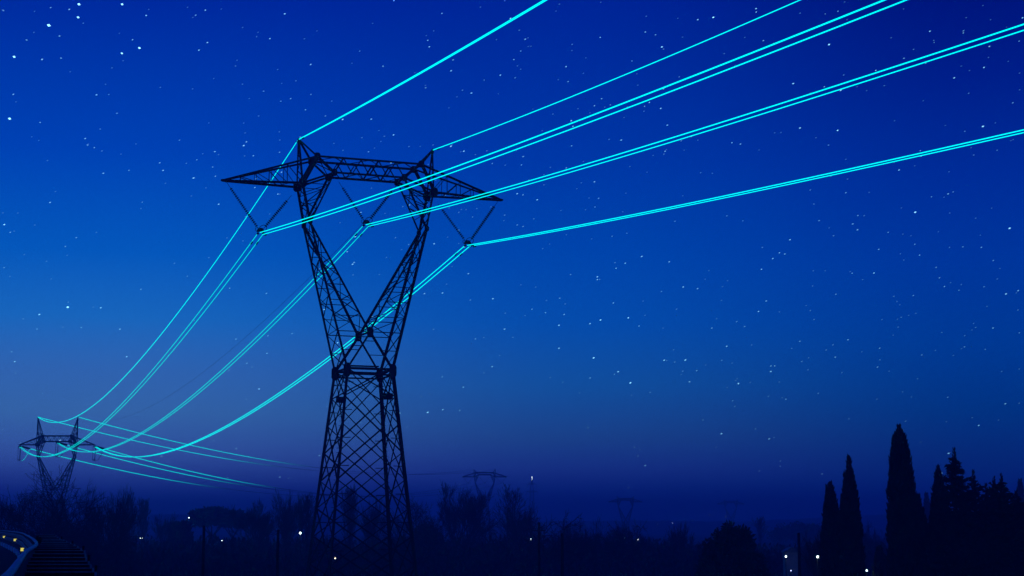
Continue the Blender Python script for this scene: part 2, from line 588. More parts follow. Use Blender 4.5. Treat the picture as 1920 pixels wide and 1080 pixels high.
def build_main_pylon():
    root = thing('lattice_pylon', 'tall dark steel lattice pylon with forked neck and wide cross arms in the foreground', 'pylon',
                 MAIN_LOC, MAIN_YAW)
    M, G = pylon_members(MAIN)
    rnd = random.Random(4)
    for part, nm, a, b, w in M:
        o = link(nm, angle_mesh(), root)
        x, y, d = frame_of(a, b, rnd.choice((0.78, -0.78, 2.3, -2.3)))
        L = (b - a).length
        o.matrix_local = Matrix(((x.x * w, y.x * w, d.x * L, a.x), (x.y * w, y.y * w, d.y * L, a.y), (x.z * w, y.z * w, d.z * L, a.z), (0, 0, 0, 1)))
    for c, hw, hh, off in G:
        m = MB(); m.prism(plate_poly(c, hw, hh), off); m.build('gusset_plate', 'steel', root)
    # number and warning plates on the legs below the waist
    for u, z, v, s in ((-1.80, 18.22, 0.3, (0.74, 0.03, 0.46)), (1.80, 18.56, 0.3, (0.80, 0.03, 0.48))):
        m = MB(); m.box((u, -v, z), s); m.build('sign_plate', 'steel', root)
    for su in (-1, 1):
        for sv in (-1, 1):
            wb = MAIN['w'] + MAIN['g'] * MAIN['zw']
            m = MB(); m.lathe([(0.55, -0.3), (0.5, 0.25), (0.35, 0.45)], (su * wb, -sv * wb, 0), (0, 0, 1), 10)
            m.build('footing', 'concrete', root)
    # step bolts up two legs
    for su, sv in ((-1, 1), (1, -1)):
        m = MB()
        for k in range(52):
            z = 3 + k * 0.33
            r = MAIN['w'] + MAIN['g'] * (MAIN['zw'] - z)
            m.box((su * (r + 0.14), -sv * r, z), (0.20, 0.03, 0.03))
        m.build('step_bolts', 'steel', root)['kind'] = 'stuff'
    # work platform at the waist
    m = MB(); m.box((-0.45, -1.5, 20.66), (2.3, 0.5, 0.07)); m.build('waist_platform', 'steel', root)
    m = MB(); m.box((0.5, 1.35, 20.40), (2.2, 0.45, 0.06)); m.build('waist_platform', 'steel', root)
    return root


def build_far_pylon(name, P, loc, yaw, label, group=None):
    """the same kind of pylon, its members joined part by part"""
    root = thing(name, label, 'pylon', loc, yaw, group)
    M, G = pylon_members(P)
    names = dict(body='body', fork='fork', limb_l='fork_limb', limb_r='fork_limb', arm_l='cross_arm', arm_r='cross_arm', peak_l='peak', peak_r='peak', bridge='bridge')
    mbs = {}
    for part, nm, a, b, w in M:
        m = mbs.setdefault(part, MB())
        x, y, d = frame_of(a, b, 0.78)
        i = len(m.v)
        for p in (a, b):
            for q in (x, y, -x, -y):
                m.v.append(p + q * (w * 0.55))
        for k in range(4):
            m.f.append((i + k, i + (k + 1) % 4, i + 4 + (k + 1) % 4, i + 4 + k))
    if P.get('tallpeak'):
        for c, hw, hh, off in G:
            m = MB(); m.prism(plate_poly(c, hw, hh), off); m.build('gusset_plate', 'steel', root)
    for part, m in mbs.items():
        m.build(names[part], 'steel', root)
    return root


build_main_pylon()


# ------------------------------------------------------------------ insulators
def disc_string(name, a, b, parent, r=0.14, pitch=0.165, lead=(0.6, 0.25), n=9, rod=0.018):
    """a rod with glass discs between two points"""
    a, b = Vector(a), Vector(b)
    d = b - a; L = d.length; d.normalize()
    m = MB()
    m.tube([a, b], rod, 5)
    k = lead[0]
    while k < L - lead[1]:
        m.lathe([(0.03, -0.05), (r * 0.45, -0.03), (r, 0.02), (r * 0.9, 0.03), (0.04, 0.05)], a + d * k, d, n)
        k += pitch
    return m.build(name, 'glassdisc', parent)


def torus(m, c, axis, R, r, n=16, k=5):
    axis = Vector(axis).normalized(); a = axis.orthogonal().normalized(); b = axis.cross(a)
    i0 = len(m.v)
    for i in range(n):
        t = 2 * math.pi * i / n
        rad = a * math.cos(t) + b * math.sin(t)
        for j in range(k):
            s = 2 * math.pi * j / k
            m.v.append(Vector(c) + rad * (R + r * math.cos(s)) + axis * (r * math.sin(s)))
    for i in range(n):
        for j in range(k):
            m.f.append((i0 + i * k + j, i0 + i * k + (j + 1) % k, i0 + ((i + 1) % n) * k + (j + 1) % k, i0 + ((i + 1) % n) * k + j))


INS = [(-8.01, 21.73 + 9, (-10.65, 34.12), (-5.75, 33.45), 'V-shaped glass insulator set under the left cross arm of the big pylon'),
       (0.06, 22.84 + 9, (-2.15, 34.75), (2.35, 34.75), 'V-shaped glass insulator set hanging inside the forked neck of the big pylon'),
       (8.17, 21.76 + 9, (5.75, 33.55), (10.65, 34.12), 'V-shaped glass insulator set under the right cross arm of the big pylon')]
for u, z, ta, tb, lab in INS:
    root = thing('insulator_set', lab, 'insulator', main_world(u, 0, z - 0.35), MAIN_YAW, 'V insulator sets of the big pylon')
    top = lambda t: Vector((t[0] - u, 0, t[1] - z + 0.35))
    disc_string('insulator_string', top(ta), (-0.16, 0, 0.36), root)
    disc_string('insulator_string', top(tb), (0.16, 0, 0.36), root)
    m = MB(); m.prism([Vector(p) for p in ((-0.30, 0, 0.18), (0.30, 0, 0.14), (0.26, 0, 0.30), (0.12, 0, 0.46), (-0.14, 0, 0.46), (-0.28, 0, 0.30))], (0, 0.05, 0))
    yk = m.build('yoke_plate', 'steel', root)
    m = MB(); torus(m, (0.16, 0, 0.42), (0.5, 0.75, -0.35), 0.30, 0.022); m.build('grading_ring', 'steel', root)
    m = MB(); torus(m, (-0.26, 0, 0.30), (-0.35, 0.85, -0.3), 0.17, 0.020); m.build('grading_ring', 'steel', root)
    for s in (-1, 1):
        m = MB(); m.lathe([(0.04, -0.2), (0.075, -0.1), (0.085, 0), (0.075, 0.1), (0.04, 0.2)], (s * 0.21, 0, 0.02), (0, 1, 0), 8)
        m.tube([(s * 0.21, 0, 0.02), (s * 0.21, 0, 0.2)], 0.03, 5)
        m.build('suspension_clamp', 'steel', root)


# ------------------------------------------------------------------ cables
def cable(name, pts, radii, label, cat='cable', glow=1.0, mat='cable', group=None, n=6):
    o = MB()
    g = None if mat != 'cable' else glow
    c = pts[0]
    o.tube([p - c for p in pts], radii, n, True, g)
    ob = o.build(name, mat, None, smooth=True)
    ob.location = c
    return tag(ob, label, cat, group)


def damper(parent, p, d, drop=0.09):
    """vibration damper clamped under a cable: messenger with two weights"""
    m = MB(); d = Vector(d).normalized(); dn = Vector((0, 0, -drop))
    m.tube([p, p + dn], 0.02, 4)
    m.tube([p + dn - d * 0.22, p + dn + d * 0.22], 0.015, 4)
    for s in (-1, 1):
        m.lathe([(0.03, -0.1), (0.055, -0.06), (0.055, 0.06), (0.03, 0.1)], p + dn + d * (0.2 * s), d, 6)
    return m.build('vibration_damper', 'steel', parent)


E2N = Vector((math.sin(MAIN_YAW), -math.cos(MAIN_YAW), 0))
WORDS = {-1: 'left', 0: 'middle', 1: 'right'}
# spans from the big pylon over the viewer
NEAR_FIT = {-1: (-0.11, 0.0002), 0: (-0.11, 0.00022), 1: (-0.1075, 0.0002)}
for i, (u, z, ta, tb, lab) in enumerate(INS):
    sg = i - 1
    mm, cc = NEAR_FIT[sg]
    for s in (-1, 1):
        ts = [0.22 + k * 2.6 for k in range(150)]
        pts = [main_world(u + s * 0.09, t, z - 0.33 - s * (0.075, 0.06, 0.03)[i] + mm * t + cc * t * t) for t in ts]
        rad = [max(0.018, 0.034 - 0.00013 * t) * (1.0 if s < 0 else 0.85) for t in ts]
        c = cable('power_cable', pts, rad, '%s-phase cyan cable rising right from the big pylon, %s of its pair' % (WORDS[sg], 'upper' if s < 0 else 'lower'),
                  group='cyan cables running over the viewer')
        damper(c, pts[0].lerp(pts[1], 0.45) - pts[0], pts[1] - pts[0])
for sg, (mm, cc) in {-1: (-0.1075, 0.00022), 1: (-0.1075, 0.00026)}.items():
    ts = [0.15 + k * 2.6 for k in range(150)]
    pts = [main_world(sg * MAIN['b'], t, MAIN['zp'] + mm * t + cc * t * t) for t in ts]
    rad = [max(0.02, 0.036 - 0.0002 * t) for t in ts] if sg > 0 else [min(0.056, 0.042 + 0.0006 * t) for t in ts]
    c = cable('earth_cable', pts, rad, 'glowing cyan earth cable rising from the %s peak of the big pylon' % WORDS[sg], group='cyan cables running over the viewer')
    damper(c, pts[0].lerp(pts[1], 0.5) - pts[0], pts[1] - pts[0])

# ------------------------------------------------------------------ the angle pylon at the far end of the line
ANG_LOC = Vector((-121.8, 442.0, 0))
ANGP = dict(a=10.0, zt=30.3, b=5.4, zp=37.75, c=3.92, vt=.9, zc=32.7, d=3.5, vd=.9, zd=31.2, s=5.25, vs=.9, zs=30.3, k=4.85, vk=1.0, zk=27.1,
            vcr=1.6, zcr=18.4, w=2.0, zw=15.6, g=.11, tallpeak=True, thick=1.7)
build_far_pylon('lattice_pylon', ANGP, ANG_LOC, 0.0, 'smaller lattice pylon with two tall peaks behind the bare tree at far left')

FAR_LOC = at(908.5, 985, 800); FAR_LOC.z = 0
FARP = dict(MAIN); FARP.update(thick=2.6)
for k_ in ('zt', 'zp', 'zc', 'zd', 'zs', 'zk', 'zcr', 'zw'):
    FARP[k_] = MAIN[k_] - 2.1
build_far_pylon('lattice_pylon', FARP, FAR_LOC, 0.02, 'hazy distant lattice pylon behind bare trees right of the big pylon')


def span(A, B, sag, n=90, t0=0.0, t1=1.0):
    out = []
    for k in range(n + 1):
        t = t0 + (t1 - t0) * k / n
        p = A.lerp(B, t); p.z -= 4 * sag * t * (1 - t)
        out.append(p)
    return out


ANG_ATT = {-1: Vector((-10.0, 0, 30.0)), 0: Vector((0, 0, 31.0)), 1: Vector((10.0, 0, 30.0))}
for sg in (-1, 0, 1):
    u, z = INS[sg + 1][:2]
    att = ANG_LOC + ANG_ATT[sg]
    to_main = (main_world(u, 0, z) - att).normalized()
    to_far = (FAR_LOC + Vector(((-8.0, 0, 8.0)[sg + 1], 0, 29)) - att).normalized()
    # tension strings toward both spans, and the jumper string that hangs below the arm
    for d, word in ((to_main, 'toward the viewer'), (to_far, 'away to the right')):
        dd = (d + Vector((0, 0, -0.10))).normalized()
        root = thing('tension_insulator', '%s-phase tension insulator of the far left pylon, pulled %s' % (WORDS[sg], word), 'insulator', att, 0, 'tension insulators of the far left pylon')
        for s in (-1, 1):
            side = dd.cross(Vector((0, 0, 1))).normalized() * (0.22 * s)
            disc_string('insulator_string', side * 0.6 + dd * 1.2, dd * 4.6 + side, root, r=0.24, pitch=0.2, lead=(0.1, 0.1), n=6, rod=0.09)
        m = MB(); q = dd * 4.65; sd = dd.cross(Vector((0, 0, 1))).normalized() * 0.32
        m.prism([q - sd, q + sd, q + dd * 0.3 + sd * .6, q + dd * 0.3 - sd * .6], Vector((0, 0, 0.08))); m.build('yoke_plate', 'steel', root)
    root = thing('jumper_insulator', '%s-phase pair of thin insulators hanging straight down on the far left pylon' % WORDS[sg], 'insulator', att, 0, 'jumper insulators of the far left pylon')
    for s in (-1, 1):
        disc_string('insulator_string', (s * 0.3, 0, -0.1), (s * 0.32, 0, -3.5), root, r=0.12, pitch=0.25, lead=(0.3, 0.2), n=6, rod=0.05)
    m = MB(); m.box((0, 0, -3.6), (1.0, 0.12, 0.14)); m.box((0, 0, -3.85), (0.7, 0.1, 0.1)); m.build('yoke_plate', 'steel', root)
    e_main = att + (to_main + Vector((0, 0, -0.10))).normalized() * 4.9
    e_far = att + (to_far + Vector((0, 0, -0.10))).normalized() * 4.9
    # twin cables from the big pylon
    for s in (-1, 1):
        side = Vector((0.2 * s, 0, 0))
        pts = span(main_world(u + s * 0.21, -0.22, z - 0.33), e_main + side, 8.0)
        rad = [(0.03 + 0.05 * (k / 90)) * (1.25 if sg > 0 else 1.0) for k in range(91)]
        c = cable('power_cable', pts, rad, '%s-phase cyan cable sagging to the far left pylon, %s one of its pair' % (WORDS[sg], 'left' if s < 0 else 'right'), glow=0.95 if sg > 0 else 0.72,
                  group='cyan cables sagging to the far left pylon')
        damper(c, pts[0].lerp(pts[1], 0.6) - pts[0], pts[1] - pts[0])
    # jumper loop under the arm
    bot = att + Vector((0, 0, -3.9))
    pts = [e_main.lerp(bot, t) + Vector((0, 0, -1.2 * math.sin(math.pi * t))) for t in [k / 10 for k in range(11)]]
    pts += [bot.lerp(e_far, t) + Vector((0, 0, -1.2 * math.sin(math.pi * t))) for t in [k / 10 for k in range(1, 11)]]
    cable('jumper_cable', pts, 0.06, 'jumper loop hanging below the %s phase of the far left pylon' % WORDS[sg], glow=[0.0] * 11 + [0.7 * min(1, k / 3) if sg < 0 else 0.0 for k in range(10)], group='jumper loops of the far left pylon')
    # on to the distant pylon; the light in the cable dies out along the span
    B = FAR_LOC + Vector(((-8.0, 0, 8.0)[sg + 1], 0, 29.0))
    pts = span(e_far, B, 9.5)
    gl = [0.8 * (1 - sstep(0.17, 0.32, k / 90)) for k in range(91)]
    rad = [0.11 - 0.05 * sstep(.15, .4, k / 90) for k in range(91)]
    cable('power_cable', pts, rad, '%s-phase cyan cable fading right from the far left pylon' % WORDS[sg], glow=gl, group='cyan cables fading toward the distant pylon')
    hang = thing('insulator_set', 'faint V-shaped insulators at the %s phase of the hazy distant pylon' % WORDS[sg], 'insulator', B, 0, 'V insulator sets of the distant pylon')
    for s in (-1, 1):
        disc_string('insulator_string', (s * 2.5, 0, 3.2), (0, 0, 0), hang, r=0.16, pitch=0.4, n=5, rod=0.07)
for sg in (-1, 1):
    A, B = main_world(sg * MAIN['b'], -0.35, MAIN['zp']), ANG_LOC + Vector((sg * ANGP['b'], 0, ANGP['zp']))
    if sg < 0:
        c = cable('earth_cable', span(A, B, 8.5), [0.032 + 0.055 * (k / 90) for k in range(91)], 'cyan earth cable sagging left from the left peak of the big pylon',
                  group='cyan cables sagging to the far left pylon')
        damper(c, Vector((0, 0, 0.02)), B - A)
    else:
        cable('earth_wire', span(A, B, 8.0), 0.012, 'thin unlit earth wire sagging from the right peak of the big pylon', mat='darkwire')
    pts = span(B, FAR_LOC + Vector((sg * MAIN['b'], 0, FARP['zp'])), 7.5)
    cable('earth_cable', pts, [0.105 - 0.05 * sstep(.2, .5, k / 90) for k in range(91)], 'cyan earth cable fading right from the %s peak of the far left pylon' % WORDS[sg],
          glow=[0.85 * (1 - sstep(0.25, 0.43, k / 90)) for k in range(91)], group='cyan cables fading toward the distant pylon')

# two more pylons almost lost in the haze, and a narrow mast with a light on top
P3 = dict(MAIN); P3.update(thick=3.0)
for k_ in ('zt', 'zp', 'zc', 'zd', 'zs', 'zk', 'zcr', 'zw'): P3[k_] = MAIN[k_] - 10.6
loc = at(1173, 985, 1050); loc.z = 0
build_far_pylon('lattice_pylon', P3, loc, 0.05, 'very faint lattice pylon in the haze above a bushy bare tree', 'pylons lost in the haze')
P4 = dict(MAIN); P4.update(thick=3.2)
for k_ in ('zt', 'zp', 'zc', 'zd', 'zs', 'zk', 'zcr', 'zw'): P4[k_] = MAIN[k_] - 8.5
loc = at(1371, 985, 1320); loc.z = 0
build_far_pylon('lattice_pylon', P4, loc, -0.1, 'faintest lattice pylon in the haze above the dark domed tree', 'pylons lost in the haze')


def build_mast():
    loc = at(997.5, 985, 1000); loc.z = 0
    root = thing('lattice_mast', 'narrow hazy lattice mast with two short cross arms and a white light on top', 'mast', loc)
    H = 9 + 27
    for su in (-1, 1):
        for sv in (-1, 1):
            m = MB(); m.tube([(su * 1.9, sv * 1.9, 0), (su * 1.0, sv * 1.0, H - 6), (su * 0.12, sv * 0.12, H)], 0.16, 4); m.build('leg', 'steel', root)
    m = MB()
    n = 15
    for k in range(n):
        z0, z1 = (H - 6) * k / n, (H - 6) * (k + 1) / n
        r0, r1 = 1.9 - 0.9 * k / n, 1.9 - 0.9 * (k + 1) / n
        for s in (-1, 1):
            m.tube([(-r0, s * r0, z0), (r1, s * r1, z1)], 0.07, 3); m.tube([(r0, s * r0, z0), (-r1, s * r1, z1)], 0.07, 3)
            m.tube([(s * r0, -r0, z0), (s * r1, r1, z1)], 0.07, 3)
    m.build('bracing', 'steel', root)
    for z, w in ((H - 2.4, 2.7), (H - 7.0, 3.4)):
        m = MB()
        for sv in (-1, 1):
            m.tube([(-w, 0, z), (-0.8, sv * 0.8, z + 0.5), (0.8, sv * 0.8, z + 0.5), (w, 0, z)], 0.11, 4)
            m.tube([(-w, 0, z), (0, sv * 0.6, z - 0.2), (w, 0, z)], 0.11, 4)
        m.build('cross_arm', 'steel', root)
        for s in (-1, 1):
            disc_string('insulator_string', (s * w, 0, z), (s * w, 0, z - 2.2), root, r=0.14, pitch=0.35, n=5, rod=0.08)
    m = MB(); m.lathe([(0.1, -0.2), (0.2, 0.0), (0.2, 0.25), (0.1, 0.4)], (0, 0, H + 1.6), (0, 0, 1), 8); m.tube([(0, 0, H), (0, 0, H + 1.6)], 0.08, 4)
    m.build('beacon', 'lampcool', root)


build_mast()


# ------------------------------------------------------------------ trees
def bare_proto(kind, seed):
    """leafless tree one unit tall: meshes for trunk and crown"""
    rnd = random.Random(seed)
    tr, cr = MB(), MB()
    cfg = dict(open=dict(trunk=0.22, r=0.020, lev=5, ang=(26, 66), ratio=(0.60, 0.86), kids=(3, 4), up=0.06, first=0.36, kink=0.26, start=7),
               spread=dict(trunk=0.16, r=0.020, lev=6, ang=(24, 62), ratio=(0.58, 0.80), kids=(3, 4), up=0.10, first=0.34, kink=0.20, start=6),
               fan=dict(trunk=0.14, r=0.016, lev=6, ang=(9, 36), ratio=(0.58, 0.80), kids=(3, 4), up=0.22, first=0.36, kink=0.12, start=7),
               poplar=dict(trunk=0.80, r=0.012, lev=5, ang=(14, 30), ratio=(0.5, 0.7), kids=(3, 4), up=0.45, first=0.24, kink=0.06, start=34),
               slender=dict(trunk=0.92, r=0.010, lev=4, ang=(28, 52), ratio=(0.45, 0.7), kids=(3, 4), up=0.30, first=0.20, kink=0.08, start=34),
               gnarled=dict(trunk=0.30, r=0.034, lev=5, ang=(22, 75), ratio=(0.55, 0.78), kids=(3, 4), up=0.05, first=0.32, kink=0.34, start=6),
               shrub=dict(trunk=0.04, r=0.020, lev=6, ang=(14, 58), ratio=(0.58, 0.82), kids=(3, 4), up=0.16, first=0.36, kink=0.22, start=10))[kind]

    def grow(p, d, L, r, lev, m):
        n = 3 if lev > 2 else 2
        pts, rad = [p], [r]
        q, dd = Vector(p), Vector(d)
        for k in range(n):
            dd = (dd + Vector((rnd.gauss(0, 1), rnd.gauss(0, 1), rnd.gauss(0, 1))) * cfg['kink'] * 0.6 + Vector((0, 0, cfg['up'] * 0.35))).normalized()
            q = q + dd * (L / n)
            pts.append(q); rad.append(max(r * (1 - 0.5 * (k + 1) / n), 0.0015))
        m.tube(pts, rad, 4 if lev > 3 else 3, False)
        if lev <= 0:
            return
        for k in range(rnd.randint(*cfg['kids'])):
            t = rnd.uniform(0.3, 1.0) if k else 1.0
            i = min(int(t * n), n - 1)
            s = pts[i].lerp(pts[i + 1], t * n - i)
            ang = math.radians(rnd.uniform(*cfg['ang'])) * (0.5 if k == 0 else 1)
            az = rnd.uniform(0, 2 * math.pi)
            a = dd.orthogonal().normalized(); b = dd.cross(a)
            nd = (dd * math.cos(ang) + (a * math.cos(az) + b * math.sin(az)) * math.sin(ang)).normalized()
            grow(s, nd, L * rnd.uniform(*cfg['ratio']), max(r * 0.6, 0.0015), lev - 1, m)

    H = cfg['trunk']
    n = 10
    tp = [Vector((0, 0, -0.02))]
    for k in range(1, n + 1):
        tp.append(Vector((rnd.gauss(0, 1) * cfg['kink'] * 0.05, rnd.gauss(0, 1) * cfg['kink'] * 0.05, H * k / n)))
    rr = [cfg['r'] * (1.5 if k == 0 else 1 - 0.45 * k / n) for k in range(n + 1)]
    if kind in ('poplar', 'slender'):
        rr = [cfg['r'] * (1.25 - 1.05 * k / n) for k in range(n + 1)]
    tr.tube(tp, rr, 7)
    for k in range(cfg['start']):
        if kind in ('poplar', 'slender'):
            t = (0.14 if kind == 'poplar' else 0.35) + (0.86 if kind == 'poplar' else 0.63) * k / cfg['start']
            s = 0.4 + 0.6 * math.sin(math.pi * min(1, 0.25 + t * 0.8))
        else:
            t = 1.0 - 0.5 * (k / cfg['start']) * rnd.random(); s = 1
        i = min(int(t * n), n - 1)
        p = tp[i].lerp(tp[i + 1], t * n - i)
        az = 2.4 * k + rnd.uniform(-0.5, 0.5)
        ang = math.radians(rnd.uniform(*cfg['ang'])) * (0.35 if (k == 0 and kind not in ('shrub', 'gnarled')) else 1)
        d = Vector((math.sin(ang) * math.cos(az), math.sin(ang) * math.sin(az), math.cos(ang)))
        grow(p, d, cfg['first'] * s * rnd.uniform(0.75, 1.1), cfg['r'] * (0.6 if kind not in ('poplar', 'slender') else 0.28), cfg['lev'] - (2 if kind in ('poplar', 'slender') else 1), cr)
    top = max(v.z for v in cr.v + tr.v)
    for mb in (tr, cr):
        mb.v = [v / top for v in mb.v]
    return tr.mesh('trunk', 'bark', True), cr.mesh('crown', 'twig')


PROTO = {k: [bare_proto(k, s) for s in seeds] for k, seeds in
         dict(open=(15, 19), spread=(3, 11), fan=(5, 8, 21), poplar=(2, 9), slender=(4,), gnarled=(6,), shrub=(7, 14)).items()}


def bare_tree(name, kind, var, px, top, d, label, wide=1.0, rz=0.0, group=None, cat='tree'):
    b = at(px, 985, d); t = at(px, top, d)
    g = ground_z(b.x, b.y)
    h = t.z - g
    root = thing(name, label, cat, (b.x, b.y, g), rz, group, (h * wide, h * wide, h))
    me = PROTO[kind][var % len(PROTO[kind])]
    link('trunk', me[0], root); link('crown', me[1], root)
    return root


G1, G2 = 'leafless trees along the far field', 'leafless shrubs along the far field'
bare_tree('bare_tree', 'open', 0, 84, 866, 210, 'large spreading leafless tree in front of the far left pylon', 1.05, 0.4, G1)
bare_tree('bare_tree', 'open', 1, 8, 925, 190, 'leafless tree cut by the left edge above the guard rail', 0.95, 2.0, G1)
bare_tree('bare_tree', 'spread', 0, 52, 905, 235, 'twiggy leafless tree behind the large spreading one at far left', 0.8, 1.2, G1)
bare_tree('bare_tree', 'spread', 1, 168, 893, 230, 'twiggy leafless tree just right of the far left pylon', 0.75, 4.1, G1)
bare_tree('bare_tree', 'fan', 1, 212, 905, 250, 'leafless tree with upswept branches between far left pylon and hazy poplars', 0.8, 1.0, G1)
bare_tree('bare_tree', 'shrub', 0, 130, 940, 240, 'dense leafless thicket tree at the foot of the far left pylon', 0.75, 1.7, G1)
bare_tree('bare_tree', 'poplar', 0, 243, 916, 420, 'hazy upright poplar, left one of the two beside the leafless clump', 0.8, 0.3, G1)
bare_tree('bare_tree', 'poplar', 1, 268, 930, 430, 'hazy upright poplar, right one of the two beside the leafless clump', 0.9, 1.3, G1)
bare_tree('bare_tree', 'fan', 0, 312, 958, 430, 'small hazy leafless tree left of the round pine group', 0.8, 0.9, G1)
bare_tree('bare_tree', 'fan', 2, 484, 932, 330, 'leafless tree right of the flat-topped pines', 0.95, 0.2, G1)
bare_tree('bare_tree', 'fan', 0, 540, 913, 320, 'tall leafless tree nearest the left leg of the big pylon', 0.75, 3.0, G1)
bare_tree('bare_tree', 'poplar', 1, 575, 920, 330, 'upright leafless tree seen behind the left leg of the big pylon', 0.9, 5.0, G1)
bare_tree('bare_tree', 'poplar', 0, 655, 902, 340, 'tall upright poplar seen through the big pylon, left one', 0.8, 2.2, G1)
bare_tree('bare_tree', 'fan', 1, 700, 928, 330, 'vase-shaped leafless tree seen through the right half of the big pylon', 0.7, 2.6, G1)
bare_tree('bare_tree', 'spread', 0, 785, 926, 300, 'leafless tree just right of the right leg of the big pylon', 0.8, 3.6, G1)
bare_tree('bare_tree', 'fan', 2, 862, 898, 330, 'big fan-shaped leafless tree left of the hazy distant pylon', 1.0, 4.4, G1)
bare_tree('bare_tree', 'spread', 1, 915, 928, 320, 'dark leafless tree directly below the hazy distant pylon', 0.7, 5.2, G1)
bare_tree('bare_tree', 'slender', 0, 952, 904, 310, 'slender leafless tree with a thin straight trunk, left of two', 0.9, 0.0, G1)
bare_tree('bare_tree', 'slender', 0, 966, 912, 305, 'slender leafless tree with a thin straight trunk, right of two', 0.9, 2.0, G1)
bare_tree('bare_tree', 'fan', 0, 982, 938, 330, 'leafless tree behind the two slender trunks', 0.8, 1.0, G1)
bare_tree('bare_tree', 'gnarled', 0, 1030, 952, 260, 'gnarled leafless tree with crooked limbs right of the dark pole with a crossbar', 0.8, 0.7, G1)
bare_tree('bare_shrub', 'shrub', 1, 1082, 966, 260, 'low leafless shrub with upright twigs right of the gnarled tree', 0.6, 0.5, G2, 'shrub')
bare_tree('bare_tree', 'shrub', 0, 1155, 964, 280, 'bushy leafless tree under the very faint pylon', 0.75, 3.3, G1)
bare_tree('bare_tree', 'gnarled', 0, 1176, 970, 290, 'crooked leafless tree right behind the bushy one and left of the lamp', 0.6, 3.9, G1)
bare_tree('bare_shrub', 'fan', 1, 1275, 975, 300, 'sparse leafless shrub left of the dark domed tree', 0.8, 1.9, G2, 'shrub')
bare_tree('bare_tree', 'poplar', 0, 1425, 965, 600, 'faint upright tree in haze right of the dark domed tree', 1.3, 1.1, G1)
bare_tree('bare_tree', 'fan', 2, 1537, 978, 170, 'thin leafless tree at the left edge of the cypress group', 0.6, 2.5, G1)
bare_tree('bare_tree', 'shrub', 1, 1622, 972, 300, 'leafless tree top in the gap between the two cypress groups', 0.7, 0.2, G1)


# --- evergreens
def blade(m, p, d, L, w, rnd):
    d = d.normalized(); a = d.cross(Vector((rnd.gauss(0, 1), rnd.gauss(0, 1), rnd.gauss(0, 1)))).normalized() * w
    i = len(m.v)
    m.v += [p - a * .5, p + a * .5, p + d * L * .6 + a * .45, p + d * L, p + d * L * .55 - a * .45]
    m.f += [(i, i + 1, i + 2, i + 3, i + 4)]


def cypress(px, prof, d, label, seed, leaf=0.34, count=7000, group='cypress and conifer group at right', mat='cypress', spires=(), ragged=0.16):
    """columnar cypress; prof = [(pixel row, half width px)] from the tip down"""
    rnd = random.Random(seed)
    base = at(px, 985, d)
    gz = ground_z(base.x, base.y)
    root = thing('cypress_tree', label, 'tree', (base.x, base.y, gz), rnd.uniform(0, 6), group)
    k = d / F_PX
    pr = [(CAM_Z + (985 - y) * k - gz, hw * k) for y, hw in prof]
    zt = pr[0][0]
    if pr[-1][0] > 1.2:
        pr.append((1.2, pr[-1][1] * 0.9))
    pr.append((0.7, pr[-1][1] * 0.6))

    def rad(z):
        for (z0, r0), (z1, r1) in zip(pr, pr[1:]):
            if z1 <= z <= z0:
                return r0 + (r1 - r0) * (z0 - z) / (z0 - z1)
        return 0
    m = MB()
    m.tube([(0, 0, -0.1), (0, 0, zt * 0.5), (0, 0, zt * 0.93)], [0.2, 0.12, 0.02], 6)
    m.build('trunk', 'bark', root)
    m = MB()
    # solid inner mass with an uneven skin
    n, ns = 12, 26
    i0 = len(m.v)
    for s in range(ns + 1):
        z = 0.8 + (zt * 0.985 - 0.8) * s / ns
        for j in range(n):
            t = 2 * math.pi * j / n
            r = rad(z) * 0.80 * (1 + 0.22 * noise.noise(Vector((math.cos(t) * 1.2, math.sin(t) * 1.2, z * 0.8 + seed))))
            m.v.append(Vector((r * math.cos(t), r * math.sin(t), z)))
    for s in range(ns):
        for j in range(n):
            a, b = i0 + s * n + j, i0 + s * n + (j + 1) % n
            m.f.append((a, b, b + n, a + n))
    weights = []
    zmin = 0.8
    tot = 0
    while tot < count:
        z = zmin + (zt - zmin) * rnd.random()
        r = rad(z)
        if rnd.random() > (r + 0.12) / (max(q[1] for q in pr) + 0.12):
            continue
        t = rnd.uniform(0, 2 * math.pi)
        lump = 1 + ragged * noise.noise(Vector((math.cos(t) * 2.2, math.sin(t) * 2.2, z * 1.1 + seed * 7)))
        q = r * lump * rnd.uniform(0.72, 1.03)
        p = Vector((q * math.cos(t), q * math.sin(t), z - leaf * 0.8))
        dd = Vector((math.cos(t) * rnd.uniform(0.05, 0.45), math.sin(t) * rnd.uniform(0.05, 0.45), 1.0)) + Vector((rnd.gauss(0, .12), rnd.gauss(0, .12), 0))
        blade(m, p, dd, leaf * rnd.uniform(0.6, 1.3), leaf * 0.35, rnd)
        tot += 1
    for dx, y, hw in spires:      # extra leading shoots beside the tip
        zs = CAM_Z + (985 - y) * k - gz
        az = 0.0 - root.rotation_euler.z
        for q in range(260):
            h = rnd.random() ** 0.7
            z = zs - h * 2.6
            rr = hw * k * (0.15 + h)
            t = rnd.uniform(0, 6.28)
            p = Vector((dx * k * math.cos(az) + rr * math.cos(t) * rnd.random(), dx * k * math.sin(az) + rr * math.sin(t) * rnd.random(), z - leaf * .6))
            blade(m, p, Vector((rnd.gauss(0, .15), rnd.gauss(0, .15), 1)), leaf * rnd.uniform(.6, 1.2), leaf * .35, rnd)
    m.build('crown', mat, root)
    return root


